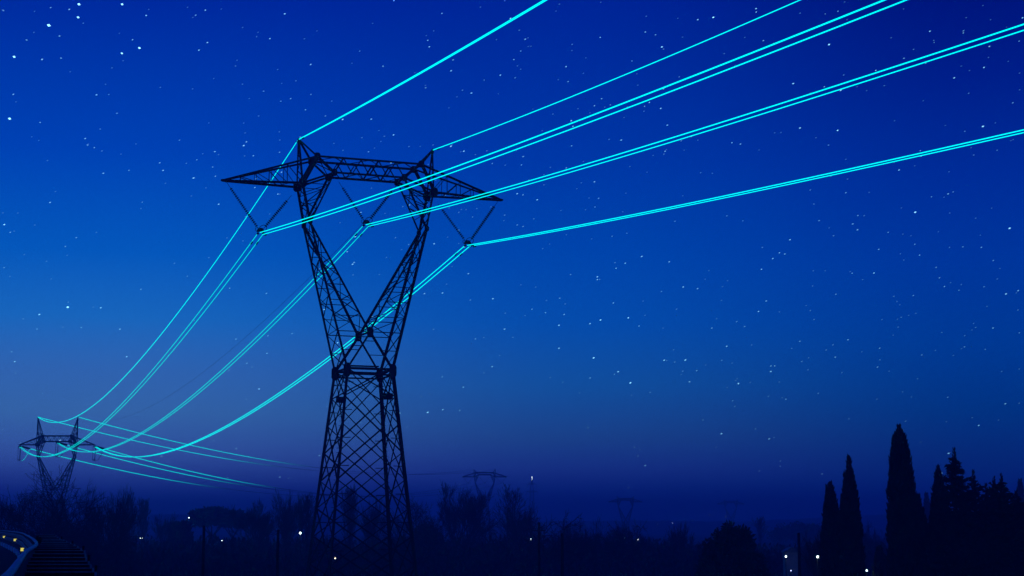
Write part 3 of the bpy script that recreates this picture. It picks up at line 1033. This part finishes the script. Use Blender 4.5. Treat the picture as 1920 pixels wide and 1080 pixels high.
cypress(1559, [(903, 0.5), (912, 3.5), (935, 9.5), (960, 13.5), (990, 17), (1040, 22), (1090, 25)], 135, 'cypress with a forked tip, leftmost tree of the right-hand group', 1, spires=((-7, 908, 7),))
cypress(1595, [(852, 1), (868, 3), (884, 5.5), (900, 9), (920, 13), (947, 16), (990, 19), (1040, 22), (1090, 24)], 130, 'cypress with a needle-thin spire beside the fork-tipped one', 2, spires=((-9, 884, 5), (-16, 925, 6)))
cypress(1692, [(797, 0.5), (804, 4), (814, 8), (826, 12), (845, 16), (870, 19.5), (905, 23), (947, 25), (990, 27), (1090, 28)], 120, 'tallest broad cypress standing in the middle of the right-hand group', 3, count=10000, spires=((-12, 817, 5), (1, 799, 4)))
cypress(1722, [(926, 1.5), (945, 7), (970, 13), (1000, 18), (1090, 22)], 126, 'short cypress leaning out right of the tallest cypress', 4, count=5000)
cypress(1739, [(923, 1.5), (945, 4.5), (970, 7), (1000, 9), (1060, 11)], 420, 'pale distant cypress seen in the gap right of the tallest cypress', 5, leaf=0.7, count=3000)
cypress(1763, [(873, 0.4), (884, 4), (905, 8.5), (935, 13), (970, 18), (1010, 24), (1090, 28)], 125, 'slim cypress just left of the spruce', 6, spires=((-12, 930, 6),))
cypress(1916, [(898, 2), (915, 4.5), (950, 6), (990, 7), (1050, 7)], 380, 'pale thin cypress at the right edge of the view', 7, leaf=0.7, count=2500)
cypress(1648, [(1020, 2), (1040, 8), (1070, 13), (1090, 15)], 150, 'low rounded cypress at the foot of the tallest cypress', 8, count=3000)


def spruce(px, top, width, d, label, seed, loose=1.0, droop=0.25, spread=1.5):
    rnd = random.Random(seed)
    base = at(px, 985, d); gz = ground_z(base.x, base.y)
    h = at(px, top, d).z - gz
    root = thing('spruce_tree', label, 'tree', (base.x, base.y, gz), 0, 'cypress and conifer group at right')
    m = MB(); m.tube([(0, 0, -0.1), (0.05, 0, h * 0.5), (0, 0, h)], [0.22, 0.14, 0.015], 7); m.build('trunk', 'bark', root)
    R = width * d / F_PX
    br, m = MB(), MB()
    z = 0.12 * h
    while z < h * 0.985:
        f = 1 - z / h
        nb = 7 if z < h * .92 else 4
        off = rnd.uniform(0, 6)
        for j in range(nb):
            az = off + 2 * math.pi * j / nb + rnd.uniform(-.3, .3)
            L = R * min(1, (f * spread) ** 0.95 + 0.004) * rnd.choice((rnd.uniform(0.35, 0.9), rnd.uniform(0.7, 1.35)))
            up = rnd.uniform(-droop, 0.5)
            zb = min(z + h * rnd.uniform(-0.02, 0.02), h * 0.985)
            pts = [Vector((0, 0, zb))]
            for k in range(1, 5):
                t = k / 4
                pts.append(Vector((L * t * math.cos(az), L * t * math.sin(az), zb + L * (up * t + 0.12 * t * t))))
            br.tube(pts, [0.04, 0.03, 0.022, 0.015, 0.006], 3, False)
            for k in range(int(13 * L / loose) + 2):
                t = rnd.random() ** 0.8
                i = min(int(t * 4), 3)
                p = pts[i].lerp(pts[i + 1], t * 4 - i)
                side = rnd.choice((-1, 1))
                dirv = Vector((math.cos(az + side * rnd.uniform(.3, 1.2)), math.sin(az + side * rnd.uniform(.3, 1.2)), rnd.uniform(-.25, .55)))
                ll = rnd.uniform(0.2, 0.5) * (1.25 - t * 0.6)
                for q in range(3):
                    blade(m, p + dirv * (ll * q / 3) * min(1, f * 9 + .1), dirv + Vector((rnd.gauss(0, .4), rnd.gauss(0, .4), rnd.gauss(0, .3))), 0.28, 0.10, rnd)
        z += h * 0.017 * rnd.uniform(.6, 1.4)
    for k in range(90):                                  # upright leading shoot
        q = rnd.random() ** 0.7
        az = rnd.uniform(0, 6.28)
        blade(m, Vector((0.14 * q * math.cos(az), 0.14 * q * math.sin(az), h + 0.35 - 1.5 * q)), Vector((0.4 * math.cos(az), 0.4 * math.sin(az), 0.9)), 0.26, 0.08, rnd)
    br.build('branches', 'bark', root)['kind'] = 'stuff'; m.build('crown', 'conifer', root)


spruce(1794, 849, 50, 122, 'pointed spruce with layered branches right of the slim cypress', 1, 0.8, 0.3, 2.2)
spruce(1829, 892, 46, 124, 'loose open-branched conifer right of the pointed spruce', 2, 2.0, 0.15, 2.6)
spruce(1852, 918, 44, 127, 'low loose conifer between the pointed spruce and the ragged conifers', 5, 1.1, 0.1, 2.6)
spruce(1867, 905, 52, 118, 'wide ragged conifer near the right edge, left of three', 3, 1.7, 0.05, 2.6)
spruce(1881, 901, 58, 114, 'wide ragged conifer near the right edge, middle one', 4, 1.6, 0.05, 2.6)
spruce(1908, 928, 50, 121, 'dark conifer cut by the right edge of the view', 6, 1.0, 0.05, 2.6)


def leafy(name, px, top, width, d, label, seed, shape='dome', leaf=0.22, count=9000, group=None, trunk_h=0.25, cat='tree'):
    """dense evergreen crown made of leaf clumps on a limbed trunk"""
    rnd = random.Random(seed)
    base = at(px, 985, d); gz = ground_z(base.x, base.y)
    h = at(px, top, d).z - gz
    R = width * d / F_PX
    root = thing(name, label, cat, (base.x, base.y, gz), 0, group)
    th = h * trunk_h
    m = MB(); m.tube([(0, 0, -0.1), (0.05 * R, 0, th * 0.6), (0, 0, th)], [0.07 * R, 0.05 * R, 0.045 * R], 8)
    for k in range(7):
        az = k * 2.4; m.tube([(0, 0, th * 0.95), (R * .35 * math.cos(az), R * .35 * math.sin(az), th + (h - th) * .3), (R * .6 * math.cos(az), R * .6 * math.sin(az), th + (h - th) * .62)], [0.04 * R, 0.025 * R, 0.01 * R], 5)
    m.build('trunk', 'bark', root)
    m = MB()
    clumps = []
    for k in range(150 if shape == 'dome' else 70):
        t = 2.39996 * k + rnd.uniform(-.2, .2); q = math.sqrt((k + .5) / (150 if shape == 'dome' else 70)) * 0.9
        zt = math.sqrt(max(0, 1 - q * q)) if shape == 'dome' else (0.72 + 0.28 * (1 - q ** 3))
        zz = th + (h - th) * (zt * rnd.uniform(0.6, 1.0) * (0.97 + 0.06 * math.sin(5 * t)) if shape == 'dome' else rnd.uniform(0.62, 1.0) * zt)
        cr = R * rnd.uniform(0.16, 0.26)
        clumps.append((Vector((R * q * math.cos(t), R * q * math.sin(t), min(zz, h - cr * .6))), cr))
    for k in range(count):
        c, r = rnd.choice(clumps)
        v = Vector((rnd.gauss(0, 1), rnd.gauss(0, 1), rnd.gauss(0, 1) * 0.75)).normalized()
        p = c + v * r * rnd.uniform(0.55, 1.0)
        blade(m, p, v + Vector((0, 0, .4)) + Vector((rnd.gauss(0, .5), rnd.gauss(0, .5), rnd.gauss(0, .5))), leaf * rnd.uniform(.7, 1.4), leaf * .6, rnd)
    m.build('crown', 'leaf', root)
    return root


leafy('holm_oak', 1372, 983, 64, 150, 'dark dense dome-shaped evergreen tree standing alone left of the cypress group', 1, leaf=0.30, count=16000, trunk_h=0.12)
leafy('umbrella_pine', 398, 957, 40, 470, 'hazy flat-topped umbrella pine, larger one of the pair', 2, 'flat', 0.9, 6000, 'hazy umbrella pines at left', 0.45)
leafy('umbrella_pine', 436, 962, 32, 480, 'hazy flat-topped umbrella pine, right one of the pair', 3, 'flat', 0.9, 5000, 'hazy umbrella pines at left', 0.45)
leafy('round_shrub', 343, 974, 18, 380, 'rounded evergreen shrub left of the umbrella pines', 4, 'dome', 0.6, 3000, 'rounded shrubs at left', 0.2, 'shrub')
leafy('round_shrub', 329, 980, 13, 375, 'smaller rounded evergreen shrub left of the umbrella pines', 5, 'dome', 0.6, 2200, 'rounded shrubs at left', 0.2, 'shrub')
leafy('evergreen_tree', 800, 982, 34, 290, 'rounded evergreen tree below the leafless tree right of the big pylon', 6, 'dome', 0.5, 5000, None, 0.2)
leafy('evergreen_tree', 1500, 985, 60, 700, 'far rounded evergreen left of the cypress group', 7, 'dome', 0.9, 4000, None, 0.2)


def undergrowth():
    """thicket that fills the field edge: tangled twigs and leaves in one mass"""
    rnd = random.Random(77)
    m = MB()
    for k in range(640):
        d = rnd.uniform(255, 470)
        px = rnd.uniform(-120, 2040)
        b = at(px, 985, d); gz = ground_z(b.x, b.y)
        if rail_offset(Vector((b.x, b.y))) < 4 or (Vector((b.x, b.y)) - Vector((MAIN_LOC.x, MAIN_LOC.y))).length < 12:
            continue
        hmax = 9.0 + (985 - 1004) * d / F_PX if px < 1250 else 9.0 + (985 - 1016) * d / F_PX
        h = hmax * rnd.uniform(0.55, 1.02)
        w = rnd.uniform(2.2, 5.0)
        for q in range(130):
            t = rnd.uniform(0, 6.28); s = math.sqrt(rnd.random())
            z = h * rnd.random() * math.sqrt(max(0.05, 1 - s * s * .8))
            p = Vector((b.x + w * s * math.cos(t), b.y + w * s * math.sin(t), gz + z))
            blade(m, p, Vector((rnd.gauss(0, .6), rnd.gauss(0, .6), 1)), rnd.uniform(0.6, 1.5), rnd.uniform(0.15, 0.6), rnd)
    tag(m.build('undergrowth', 'thicket'), 'dark tangled undergrowth along the field below the trees', 'undergrowth', kind='stuff')


undergrowth()


# ------------------------------------------------------------------ poles and lamps
def pole(px, top, d, w, label, crossbar=False):
    t = at(px, top, d); gz = ground_z(t.x, t.y)
    root = thing('concrete_pole', label, 'pole', (t.x, t.y, gz), 0, 'dark poles in the field')
    h = t.z - gz; r = w * d / F_PX / 2
    m = MB(); m.tube([(0, 0, -0.1), (0, 0, h * .5), (0, 0, h)], [r * 1.15, r * 1.05, r * .92], 10); m.build('shaft', 'concrete', root)
    m = MB(); m.lathe([(r * 1.05, 0), (r * 1.05, 0.06), (r * 0.5, 0.14)], (0, 0, h), (0, 0, 1), 10); m.build('cap', 'concrete', root)
    if crossbar:
        m = MB(); m.box((0, -r - 0.05, h - 0.62), (1.05, 0.1, 0.12)); m.build('crossbar', 'steel', root)


pole(382.5, 989, 140, 5.5, 'dark pole left of the big pylon, standing nearer the far left pylon')
pole(521.5, 996, 140, 5.5, 'dark pole just left of the big pylon')
pole(1010.5, 982, 150, 5, 'dark pole with a crossbar right of the slender leafless trees', True)
pole(1054, 1002.5, 135, 6, 'dark pole below the low leafless shrub')
pole(1497.5, 1002, 140, 5.5, 'dark pole between the domed evergreen and the cypress group')


def lamp(px, py, d, label, mat='lampcool', r=0.16, post=True, arm=0.0, light=0.0, twin=False):
    p = at(px, py, d); gz = ground_z(p.x, p.y)
    root = thing('street_lamp', label, 'lamp', (p.x, p.y, gz), 0, 'small lights among the trees')
    h = p.z - gz
    if h < 1.2:
        root.location.z = p.z - 1.2; h = 1.2
    m = MB(); m.tube([(arm, 0.12, -0.2), (arm, 0.12, h * .6), (arm, 0.12, h + r * 1.2)], [0.08, 0.06, 0.05], 6)
    m.build('post', 'concrete', root)
    m = MB(); m.tube([(arm, 0.12, h + r * 1.2), (arm * .5, 0.06, h + r * 1.5), (0, 0, h + r)], 0.035, 5); m.build('arm', 'steel', root)
    for s in ((-1, 1) if twin else (0,)):
        m = MB(); m.lathe([(r * .35, r), (r * .9, r * .55), (r, 0), (r * .8, -r * .6), (r * .3, -r)], (s * r * 3.2, 0, h), (0, 0, 1), 10)
        lan = m.build('lantern', mat, root)
    if light:
        ld = bpy.data.lights.new('lamp_light', 'POINT'); ld.energy = light; ld.color = (0.7, 0.9, 1.0); ld.shadow_soft_size = r * 1.3
        lo = bpy.data.objects.new('lamp_light', ld); COL.objects.link(lo); lo.parent = root; lo.location = (0, -r * 2.5, h - r)
    return root


lamp(265, 1009, 300, 'twin white lamp on a post in the undergrowth at left', r=0.06, arm=0.05, light=6, twin=True)
lamp(354.3, 971, 430, 'small white light on top of the rounded shrubs', r=0.14)
lamp(416, 1013.5, 330, 'tiny white light below the umbrella pines', r=0.08)
lamp(490, 977, 380, 'tiny pale light in the leafless tree right of the umbrella pines', r=0.13, mat='lampviolet')
lamp(563, 999.5, 290, 'brightest round white lamp left of the big pylon', r=0.19, light=12)
lamp(624.5, 1047, 250, 'pair of small warm lights between the left legs of the big pylon', r=0.10, mat='lampwarm', twin=True)
lamp(787, 1011.5, 330, 'tiny dim light right of the big pylon', r=0.09, mat='lampviolet')
lamp(995.5, 1011.5, 310, 'white lamp beside the dark pole with a crossbar', r=0.14, arm=-0.2, light=10)
lamp(1196, 1011, 300, 'white lamp on a lit post under the bushy leafless tree', r=0.14, arm=-0.22, light=14)
lamp(1171, 1008, 320, 'tiny dim light in the bushy leafless tree', r=0.08, mat='lampviolet')
for px, py, s in ((1330, 965, 0.62), (1360.5, 969, 0.58), (1297.5, 976, 0.42), (1261, 981, 0.42), (1233, 984, 0.42)):
    lamp(px, py, 1900 if s < .5 else 1880, {1330: 'far violet light on the hillside, highest of the row', 1360.5: 'far violet light on the hillside, rightmost of the row', 1297.5: 'far dim blue light in the middle of the hillside row',
         1261: 'far dim blue light, second from the left on the hillside', 1233: 'far dim blue light, leftmost on the hillside'}[px], mat='lampviolet', r=s)
lamp(1473.5, 1043.5, 210, 'bright floodlight near the dark pole left of the cypress group', r=0.12, light=4)
lamp(1533, 1044, 160, 'bright white lamp at the left foot of the cypress group', r=0.115, light=8)
lamp(1624.5, 1070, 150, 'bright bluish lamp low between the two cypress groups', r=0.105, light=5)
lamp(1483, 1070, 200, 'tiny blue light below the floodlight', r=0.06, mat='lampviolet')
lamp(35, 971, 330, 'small pale light behind the branches at the left edge', r=0.055)

# small shed lit by the floodlight
sp = at(1482, 1040, 213); sg_ = ground_z(sp.x, sp.y)
shed = thing('garden_shed', 'small pale shed wall caught in the floodlight near the dark pole', 'shed', (sp.x, sp.y, sg_))
hh = sp.z - sg_ + 0.3
m = MB(); m.box((0, 0, hh / 2), (1.6, 2.2, hh)); m.build('wall', 'render', shed)
m = MB(); m.prism([Vector((-1.0, 0, hh)), Vector((1.0, 0, hh)), Vector((1.0, 0, hh + .08)), Vector((0, 0, hh + .7)), Vector((-1.0, 0, hh + .08))], (0, 2.6, 0)); m.build('roof', 'panel', shed)
m = MB(); m.box((0.3, -1.12, 1.0), (0.8, 0.05, 2.0)); m.build('door', 'wood', shed)


# ------------------------------------------------------------------ guard rail, kerb and timber steps
def course(off, z, i0=0, i1=None):
    out = []
    pts = RAIL_C[i0:i1]
    for i, p in enumerate(pts):
        d = (pts[min(i + 1, len(pts) - 1)] - pts[max(i - 1, 0)]).normalized()
        q = p + Vector((d.y, -d.x)) * off
        out.append(Vector((q.x, q.y, z)))
    return out


root = thing('guard_rail', 'pale curved guard rail with yellow reflectors given a glow in the lower left corner', 'guard rail', (RAIL_C[0].x, RAIL_C[0].y, ROAD_Z))
org = Vector((RAIL_C[0].x, RAIL_C[0].y, ROAD_Z))
m = MB(); m.tube([p - org for p in course(0, ROAD_Z + 1.46)], 0.05, 8); m.build('top_rail', 'rail', root, True)
for z0, hgt in ((1.17, 0.30), (0.77, 0.34)):
    m = MB()
    prof = [(-.02, hgt / 2), (-.075, hgt * .32), (-.075, hgt * .12), (-.02, 0), (-.075, -hgt * .12), (-.075, -hgt * .32), (-.02, -hgt / 2), (0.0, -hgt / 2), (0.0, hgt / 2)]
    C = course(0, 0)
    for i, p in enumerate(C):
        d = (C[min(i + 1, len(C) - 1)] - C[max(i - 1, 0)]).normalized(); nrm = Vector((d.y, -d.x, 0))
        for o, z in prof:
            m.v.append(p + nrm * (o - 0.06) + Vector((0, 0, ROAD_Z + z0 + z)) - org)
    n = len(prof)
    for i in range(len(C) - 1):
        for j in range(n):
            a, b = i * n + j, i * n + (j + 1) % n
            m.f.append((a, b, b + n, a + n))
    m.build('beam', 'panel', root)
fine = resample(RAIL, 0.24)
acc, last = 0.0, None
for i in range(1, len(fine)):
    acc += (fine[i] - fine[i - 1]).length
    if acc >= 2.0:
        acc = 0
        p = fine[i]; d = (fine[i] - fine[i - 1]).normalized()
        rot = Matrix.Rotation(math.atan2(d.y, d.x), 3, 'Z')
        m = MB(); m.box((0, 0, 0.65), (0.10, 0.09, 1.5), None)
        o = m.build('post', 'panel', root); o.location = Vector((p.x, p.y, ROAD_Z)) - org; o.rotation_euler = (0, 0, math.atan2(d.y, d.x))
# yellow reflectors on the road face of the upper beam, glow added as emission
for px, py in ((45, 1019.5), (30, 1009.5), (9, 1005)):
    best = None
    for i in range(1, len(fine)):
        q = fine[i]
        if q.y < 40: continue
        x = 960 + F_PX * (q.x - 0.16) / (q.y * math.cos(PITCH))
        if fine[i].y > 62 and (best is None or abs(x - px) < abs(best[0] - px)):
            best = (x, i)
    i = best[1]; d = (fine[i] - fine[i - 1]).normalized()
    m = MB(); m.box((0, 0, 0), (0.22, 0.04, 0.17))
    o = m.build('marker_reflector', 'marker', root)
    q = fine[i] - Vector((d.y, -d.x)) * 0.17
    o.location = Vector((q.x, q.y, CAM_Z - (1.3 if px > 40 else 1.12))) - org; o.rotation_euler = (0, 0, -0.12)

# white kerb stones at the foot of the rail
kroot = thing('kerb', 'row of white painted kerb stones at the foot of the guard rail', 'kerb', org)
km = MB(); km.box((0, 0, 0.16), (4.4, 0.10, 0.36)); kme = km.mesh('kerb_stone', 'kerb')
acc = 0.0
for i in range(1, len(fine)):
    acc += (fine[i] - fine[i - 1]).length
    if acc >= 8.5 and fine[i].y < 240:
        acc = 0
        d = (fine[i] - fine[i - 1]).normalized(); q = fine[i] - Vector((d.y, -d.x)) * 0.30
        o = link('kerb_stone', kme, kroot)
        o.location = Vector((q.x, q.y, ROAD_Z)) - org; o.rotation_euler = (0, 0, math.atan2(d.y, d.x))

# timber steps outside the rail
STEP_Y = [1090, 1082, 1072, 1065, 1058, 1052, 1045, 1038, 1032, 1027.5, 1023.5, 1020, 1017, 1014, 1011.5, 1008.5, 1005.5, 1003]
RIGHT = [(1003, 104), (1008, 110), (1012, 119), (1020, 138), (1027, 150), (1032, 157), (1045, 160), (1058, 168), (1072, 177), (1092, 188)]
LEFT = [(1003, 62), (1010, 74), (1018, 70), (1030, 54), (1050, 34), (1080, 4), (1092, -10)]


def interp(tab, x):
    tab = sorted(tab)
    for (a, b), (c, d) in zip(tab, tab[1:]):
        if a <= x <= c:
            return b + (d - b) * (x - a) / (c - a)
    return tab[0][1] if x < tab[0][0] else tab[-1][1]


sroot = thing('timber_steps', 'dark timber steps with painted-on skylit edges beside the guard rail', 'steps', (-9, 40, ROAD_Z - 0.4))
so = Vector((-9, 40, ROAD_Z - 0.4))
dist = [F_PX * (0.41 + 0.64 * (y - 1003) / 87) / (y - 985) for y in STEP_Y]
for k, y in enumerate(STEP_Y):
    d = dist[k]; dn = dist[k + 1] if k + 1 < len(dist) else d + 1.2
    l, r = at(interp(LEFT, y) + 6, y, d), at(interp(RIGHT, y), y, d)
    z = l.z
    mid = (l + r) / 2
    m = MB()
    w = r.x - l.x; dep = min((dn - d) + 0.05, 1.1); skew = -0.30 * dep
    zb = z - 1.7
    pts = [(-w / 2, 0, zb - z), (w / 2, 0, zb - z), (w / 2 + skew, dep, zb - z), (-w / 2 + skew, dep, zb - z)]
    i = len(m.v)
    m.v += [Vector(p) for p in pts] + [Vector((p[0], p[1], -0.012 * (p[1] > 0))) for p in pts]
    m.f += [(i, i + 3, i + 2, i + 1), (i + 4, i + 5, i + 6, i + 7), (i, i + 1, i + 5, i + 4), (i + 1, i + 2, i + 6, i + 5), (i + 2, i + 3, i + 7, i + 6), (i + 3, i, i + 4, i + 7)]
    o = m.build('step', 'wood', sroot); o.location = mid - so
    m = MB(); m.box((0, -0.006, -0.004), (w - 0.02, 0.02, 0.016)); e = m.build('skylit_edge', 'skylit_edge', o)
    m = MB(); m.box((w / 2 + 0.016, 0.03, -0.10), (0.03, 0.06, 0.20)); m.build('end_board', 'skylit_edge', o)
    if k % 3 == 0:
        m = MB(); m.tube([(w / 2 + 0.05, 0.1, -0.8), (w / 2 + 0.05, 0.1, 0.05)], 0.03, 5); m.build('stake', 'wood', o)


# ------------------------------------------------------------------ stars
def build_stars():
    rnd = random.Random(12)
    m = MB()
    R = 4200.0

    def star(dirv, ln, wd, tilt, b):
        dirv = dirv.normalized()
        right = dirv.cross(Vector((0, 0, 1))).normalized(); up = right.cross(dirv)
        a = right * math.cos(tilt) + up * math.sin(tilt); c = up * math.cos(tilt) - right * math.sin(tilt)
        p = dirv * R + Vector((0, 0, CAM_Z)); i = len(m.v)
        m.v += [p + a * ln, p - a * ln, p + c * wd, p - c * wd, p + dirv * wd, p - dirv * wd]
        m.g += [b] * 6
        for x in (0, 1):
            for y in (2, 3):
                for z in (4, 5):
                    m.f.append((i + x, i + y, i + z))

    u = R / F_PX
    bright = [(148, 8, 1.0, 3.4), (229, 8, .95, 3.0), (146.5, 32.5, .95, 3.0), (91.5, 47.5, 1.0, 4.0), (261.5, 90, 1.0, 3.0), (228.5, 100, .9, 2.7), (26.5, 106.5, .95, 3.2),
              (18, 222.5, 1.0, 3.3), (50, 75, .35, 3), (114.5, 109, .5, 2.2), (6, 19.5, .35, 3), (385, 19, .6, 2), (373, 94, .65, 2), (127, 576, .9, 3), (189, 577, .6, 2.3), (8, 421, .7, 2.6),
              (274, 29, .6, 2.3), (1554.5, 83.5, .75, 2.8), (1743.5, 58.5, .55, 2.4), (1789, 146, .6, 2.4), (1845, 126.5, .6, 2.4), (1855, 87, .55, 2.4), (1843, 237, .75, 2.8), (1570.5, 244.5, .7, 2.4),
              (1500, 240, .65, 2.4), (1241, 88, .75, 2.4), (1337.5, 32.5, .85, 2.6), (1210, 60, .55, 2), (1418, 22.5, .6, 2), (1128, 185, .5, 2), (1716, 398, .8, 2.8), (1893, 428, .75, 2.8), (1126, 600, .75, 2.4),
              (1178, 596, .7, 2.4), (1113, 671, .8, 2.6), (1182, 718, .85, 2.6), (1048, 610, .65, 2.2), (946, 617, .6, 2.2), (1155, 503, .55, 2), (1120, 519, .6, 2.2), (1281, 538, .6, 2.2), (1159, 697, .7, 2.2),
              (1150, 568, .55, 2), (1048, 653, .6, 2.2), (1909, 545, .5, 2.2), (1885, 757, .5, 2.5), (860, 432, .6, 2.2), (814, 457, .6, 2.2), (457, 273, .6, 2.6), (462, 266, .5, 2.4), (475, 292, .45, 2.2),
              (738, 253, .6, 2.2), (521, 364, .5, 2.2), (410, 383, .6, 2.2), (651, 472, .5, 2.2), (664, 492, .5, 2.2), (164, 272, .45, 2.2)]
    for x, y, b, s in bright:
        p = at(x, y, 1.0) - Vector((0, 0, CAM_Z))
        tilt = 0.42 if x > 300 else (-0.25 if y < 300 else 0.2)
        star(p, s * u * 0.86, s * u * (0.60 if b > .85 else 0.48), tilt, b * b * 2.0)
    # the many faint ones, over the whole part of the sky that faces us
    for k in range(15000):
        az = math.radians(rnd.uniform(-75, 75)); el = math.asin(rnd.uniform(math.sin(math.radians(1.2)), math.sin(math.radians(65))))
        dv = Vector((math.cos(el) * math.sin(az), math.cos(el) * math.cos(az), math.sin(el)))
        dens = 0.55 + 0.6 * noise.noise(Vector((az * 5.5, el * 5.5, 2.2))) + 0.25 * sstep(-0.2, 0.1, az)
        if rnd.random() > dens or (el < 0.09 and rnd.random() > el / 0.09):
            continue
        b = 0.16 + 0.75 * rnd.random() ** 4.0
        s = 1.45 + 1.3 * rnd.random() * b
        tilt = 0.42 + rnd.gauss(0, 0.1)
        star(dv, s * u * 1.05, s * u * 0.5, tilt, b * 1.0)
    o = m.build('stars', 'star')
    tag(o, 'scattered pale stars across the blue dusk sky', 'stars', kind='stuff')


build_stars()


# ------------------------------------------------------------------ haze
def build_haze():
    m = MB(); m.box((0, 0, 0), (2 * 2650, 2 * 2650, 46))
    me = bpy.data.meshes.new('haze'); me.from_pydata([tuple(v) for v in m.v], [], m.f)
    mat = bpy.data.materials.new('evening haze'); mat.use_nodes = True
    n, l = mat.node_tree.nodes, mat.node_tree.links
    n.clear()
    out = n.new('ShaderNodeOutputMaterial'); pv = n.new('ShaderNodeVolumePrincipled')
    pv.inputs['Color'].default_value = (*HAZE_COLOR, 1); pv.inputs['Density'].default_value = HAZE_DENSITY
    pv.inputs['Anisotropy'].default_value = 0.2
    l.new(pv.outputs[0], out.inputs['Volume'])
    me.materials.append(mat)
    o = link('haze', me); o.location = (0, 0, 20.0)
    tag(o, 'thin even evening haze over the fields', 'haze', kind='stuff')


build_haze()
